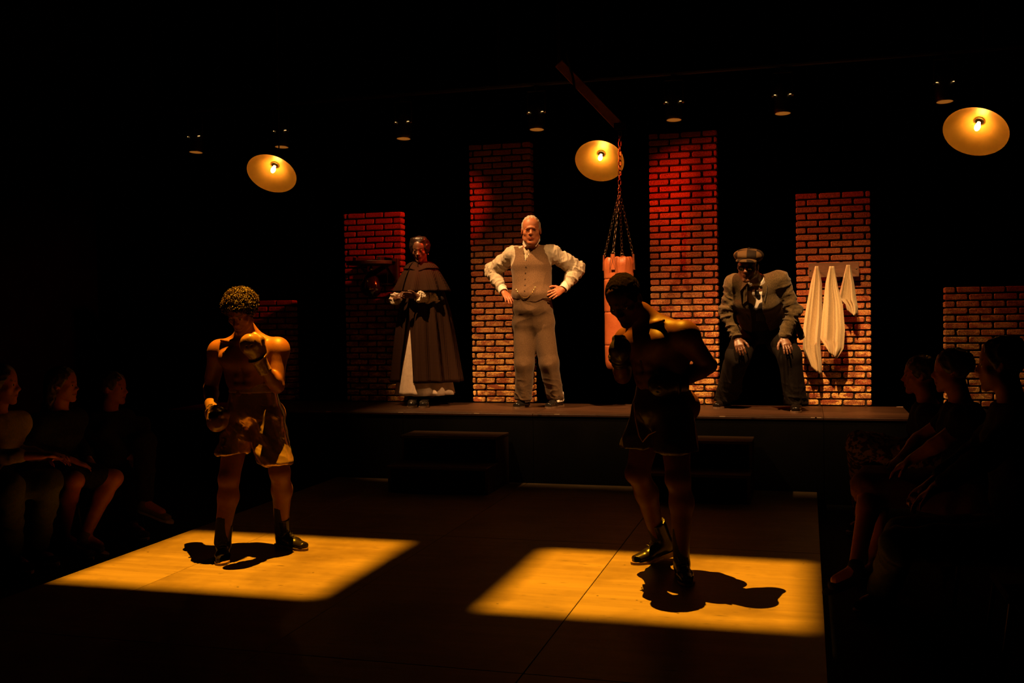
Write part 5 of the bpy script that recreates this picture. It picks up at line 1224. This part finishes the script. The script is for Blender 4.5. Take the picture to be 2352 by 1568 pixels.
        L = np.linalg.norm(p1-p0); dd = (p1-p0)/L; up = nz(np.cross(lat, dd)); up = up if up[2] > 0 else -up
        lo = []; prof = ((0, .0), (.03, .6), (.1, .75), (.35, .66), (.7, .95), (.88, .75), (.97, .35), (1, 0))
        for tt, w_ in prof: lo.append(p0+dd*tt*L+lat*w_*.045)
        for tt, w_ in prof[-2:0:-1]: lo.append(p0+dd*tt*L-lat*w_*.045)
        n = len(lo); MB().add(lo+[p+up*.016 for p in lo], [tuple(range(n)), tuple(range(n, 2*n))[::-1]]+[(i_, (i_+1) % n, n+(i_+1) % n, n+i_) for i_ in range(n)]).out('sole', sole or MATS['pale_sole'], so)
    return J
mat('pale_sole', (.40, .33, .25), rough=.6)
A_SK = mat('skin_listener', (.30, .085, .045), (.36, .11, .058), .55, scale=12, tint=True)
LX, RX = V(1, 0, 0), V(-1, 0, 0)
DEN = mat('denim', (.035, .035, .04), (.06, .06, .065), .85, scale=150); DK = mat('dark_cloth', (.010, .009, .009), (.02, .017, .016), .9, scale=60)
OAT = mat('oatmeal_cotton', (.22, .17, .12), (.28, .22, .16), .85, scale=60); PAT = mat('patterned_cloth', (.03, .018, .018), (.20, .13, .11), .85, scale=26, detail=2, ramp=(.48, .54)); RUST = mat('rust_skirt', (.10, .035, .025), (.14, .05, .035), .85, scale=40)
HB = mat('brown_hair', (.03, .018, .012), (.05, .03, .02), .45, scale=40)
KHAKI = mat('khaki_cloth', (.11, .08, .05), (.15, .11, .07), .85, scale=60)
g = lambda x, y: atz(x, y, FZ)+ZU*.09
# left bank
chair(-5.06, 5.05, LX, 'chair under the listener in the oatmeal shirt'); chair(-5.13, 5.97, LX, 'chair under the bare-legged listener', .80); chair(-5.10, 6.62, LX, 'chair under the listener with crossed ankles', .72)
sitter('listener in pale oatmeal shirt and jeans at the left edge', LX, V(-5.02, 5.06, .47), at(4, 884, 5.12), nz(V(.9, .35, 0)), (at(20, 1120, 4.95), at(112, 1108, 5.22)), (g(32, 1306), g(84, 1298)), (g(72, 1326)-ZU*.04, g(136, 1306)-ZU*.04),
       (V(-4.86, 4.85, .70), V(-4.90, 5.30, .70)), (at(95, 1045, 5.1), at(118, 1048, 5.25)), A_SK, OAT, DEN, HB, DK)
sitter('bare-legged listener in dark dress and flat shoes, knees crossed', LX, V(-4.98, 5.83, .50), at(146, 884, 5.85), nz(V(.97, .2, 0)), (at(172, 1104, 5.72), at(262, 1098, 5.98)), (g(148, 1256)-ZU*.0, at(196, 1228, 5.80)), (g(214, 1292)-ZU*.045, at(250, 1268, 5.85)),
       (V(-4.92, 5.60, .68), V(-4.92, 6.08, .68)), (at(170, 1060, 5.8), at(205, 1058, 5.95)), A_SK, DK, DK, HB, KHAKI, 'shorts', True, .95, True)
sitter('listener in dark clothes with one slip-on shoe lifted towards the deck', LX, V(-4.95, 6.62, .51), at(262, 892, 6.62), nz(V(.97, .1, 0)), (at(332, 1012, 6.55), at(300, 1020, 6.75)), (at(333, 1150, 6.42), g(305, 1232)), (at(398, 1194, 6.40), g(338, 1248)-ZU*.04),
       (V(-4.92, 6.40, .68), V(-4.92, 6.86, .68)), (at(300, 1050, 6.55), at(315, 1048, 6.75)), A_SK, DK, DK, HB, KHAKI)
# right bank
chair(.93, 6.07, RX, 'chair under the profile listener in the rust skirt'); chair(1.02, 7.05, RX, 'chair under the listener with the patterned knees'); chair(.98, 4.98, RX, 'chair nearest the camera on the right')
sitter('listener seen in profile with sleeveless top and long rust skirt', RX, V(.88, 6.08, .47), at(2186, 852, 6.05), nz(V(-.98, .15, -.02)), (at(1992, 1120, 5.98), at(2008, 1105, 6.2)), (at(1966, 1300, 5.62), g(2010, 1330)), (at(1890, 1354, 5.56), g(1968, 1345)-ZU*.04),
       (at(2164, 1014, 5.86), at(2110, 1010, 6.28)), (at(2092, 1056, 5.88), at(2072, 1050, 6.12)), A_SK, DK, RUST, HB, DK, 'skirt', False, .95, sole=DK)
sitter('listener with patterned trousers, half hidden behind the rust skirt', RX, V(.98, 7.06, .47), at(2112, 862, 7.02), nz(V(-.98, .1, 0)), (at(1974, 1020, 6.92), at(2000, 1018, 7.2)), (g(1985, 1225), g(2010, 1222)), (g(1945, 1232)-ZU*.04, g(1972, 1230)-ZU*.04),
       (V(.92, 6.82, .7), V(.92, 7.32, .7)), (at(2050, 1035, 6.9), at(2040, 1030, 7.1)), A_SK, DK, PAT, HB, DK)
sitter('large listener in dark jacket and sneakers at the right edge', RX, V(.95, 4.98, .47), at(2300, 838, 4.98), nz(V(-.97, .25, 0)), (at(2066, 1252, 4.9), at(2075, 1225, 5.12)), (g(2020, 1400), g(2040, 1380)), (g(1962, 1418)-ZU*.04, g(1990, 1395)-ZU*.04),
       (at(2262, 1048, 4.75), at(2240, 1040, 5.24)), (at(2150, 1120, 4.82), at(2140, 1110, 5.08)), A_SK, DK, DEN, HB, DK)
# tall steel flask standing on the floor, catching the amber light
fp = V(.80, 6.62, FZ); t = thing('drink_flask', fp, 'tall narrow steel flask standing between two seats on the right', 'flask')
MB().lathe([(.0005, 0), (.036, .0), (.038, .01), (.038, .30), (.030, .34), (.022, .35)], fp, ZU, 24).out('flask_body', M_STEEL, t, True); MB().lathe([(.024, .348), (.026, .35), (.026, .39), (.022, .395), (.0005, .396)], fp, ZU, 20).out('cap', DK, t, True)
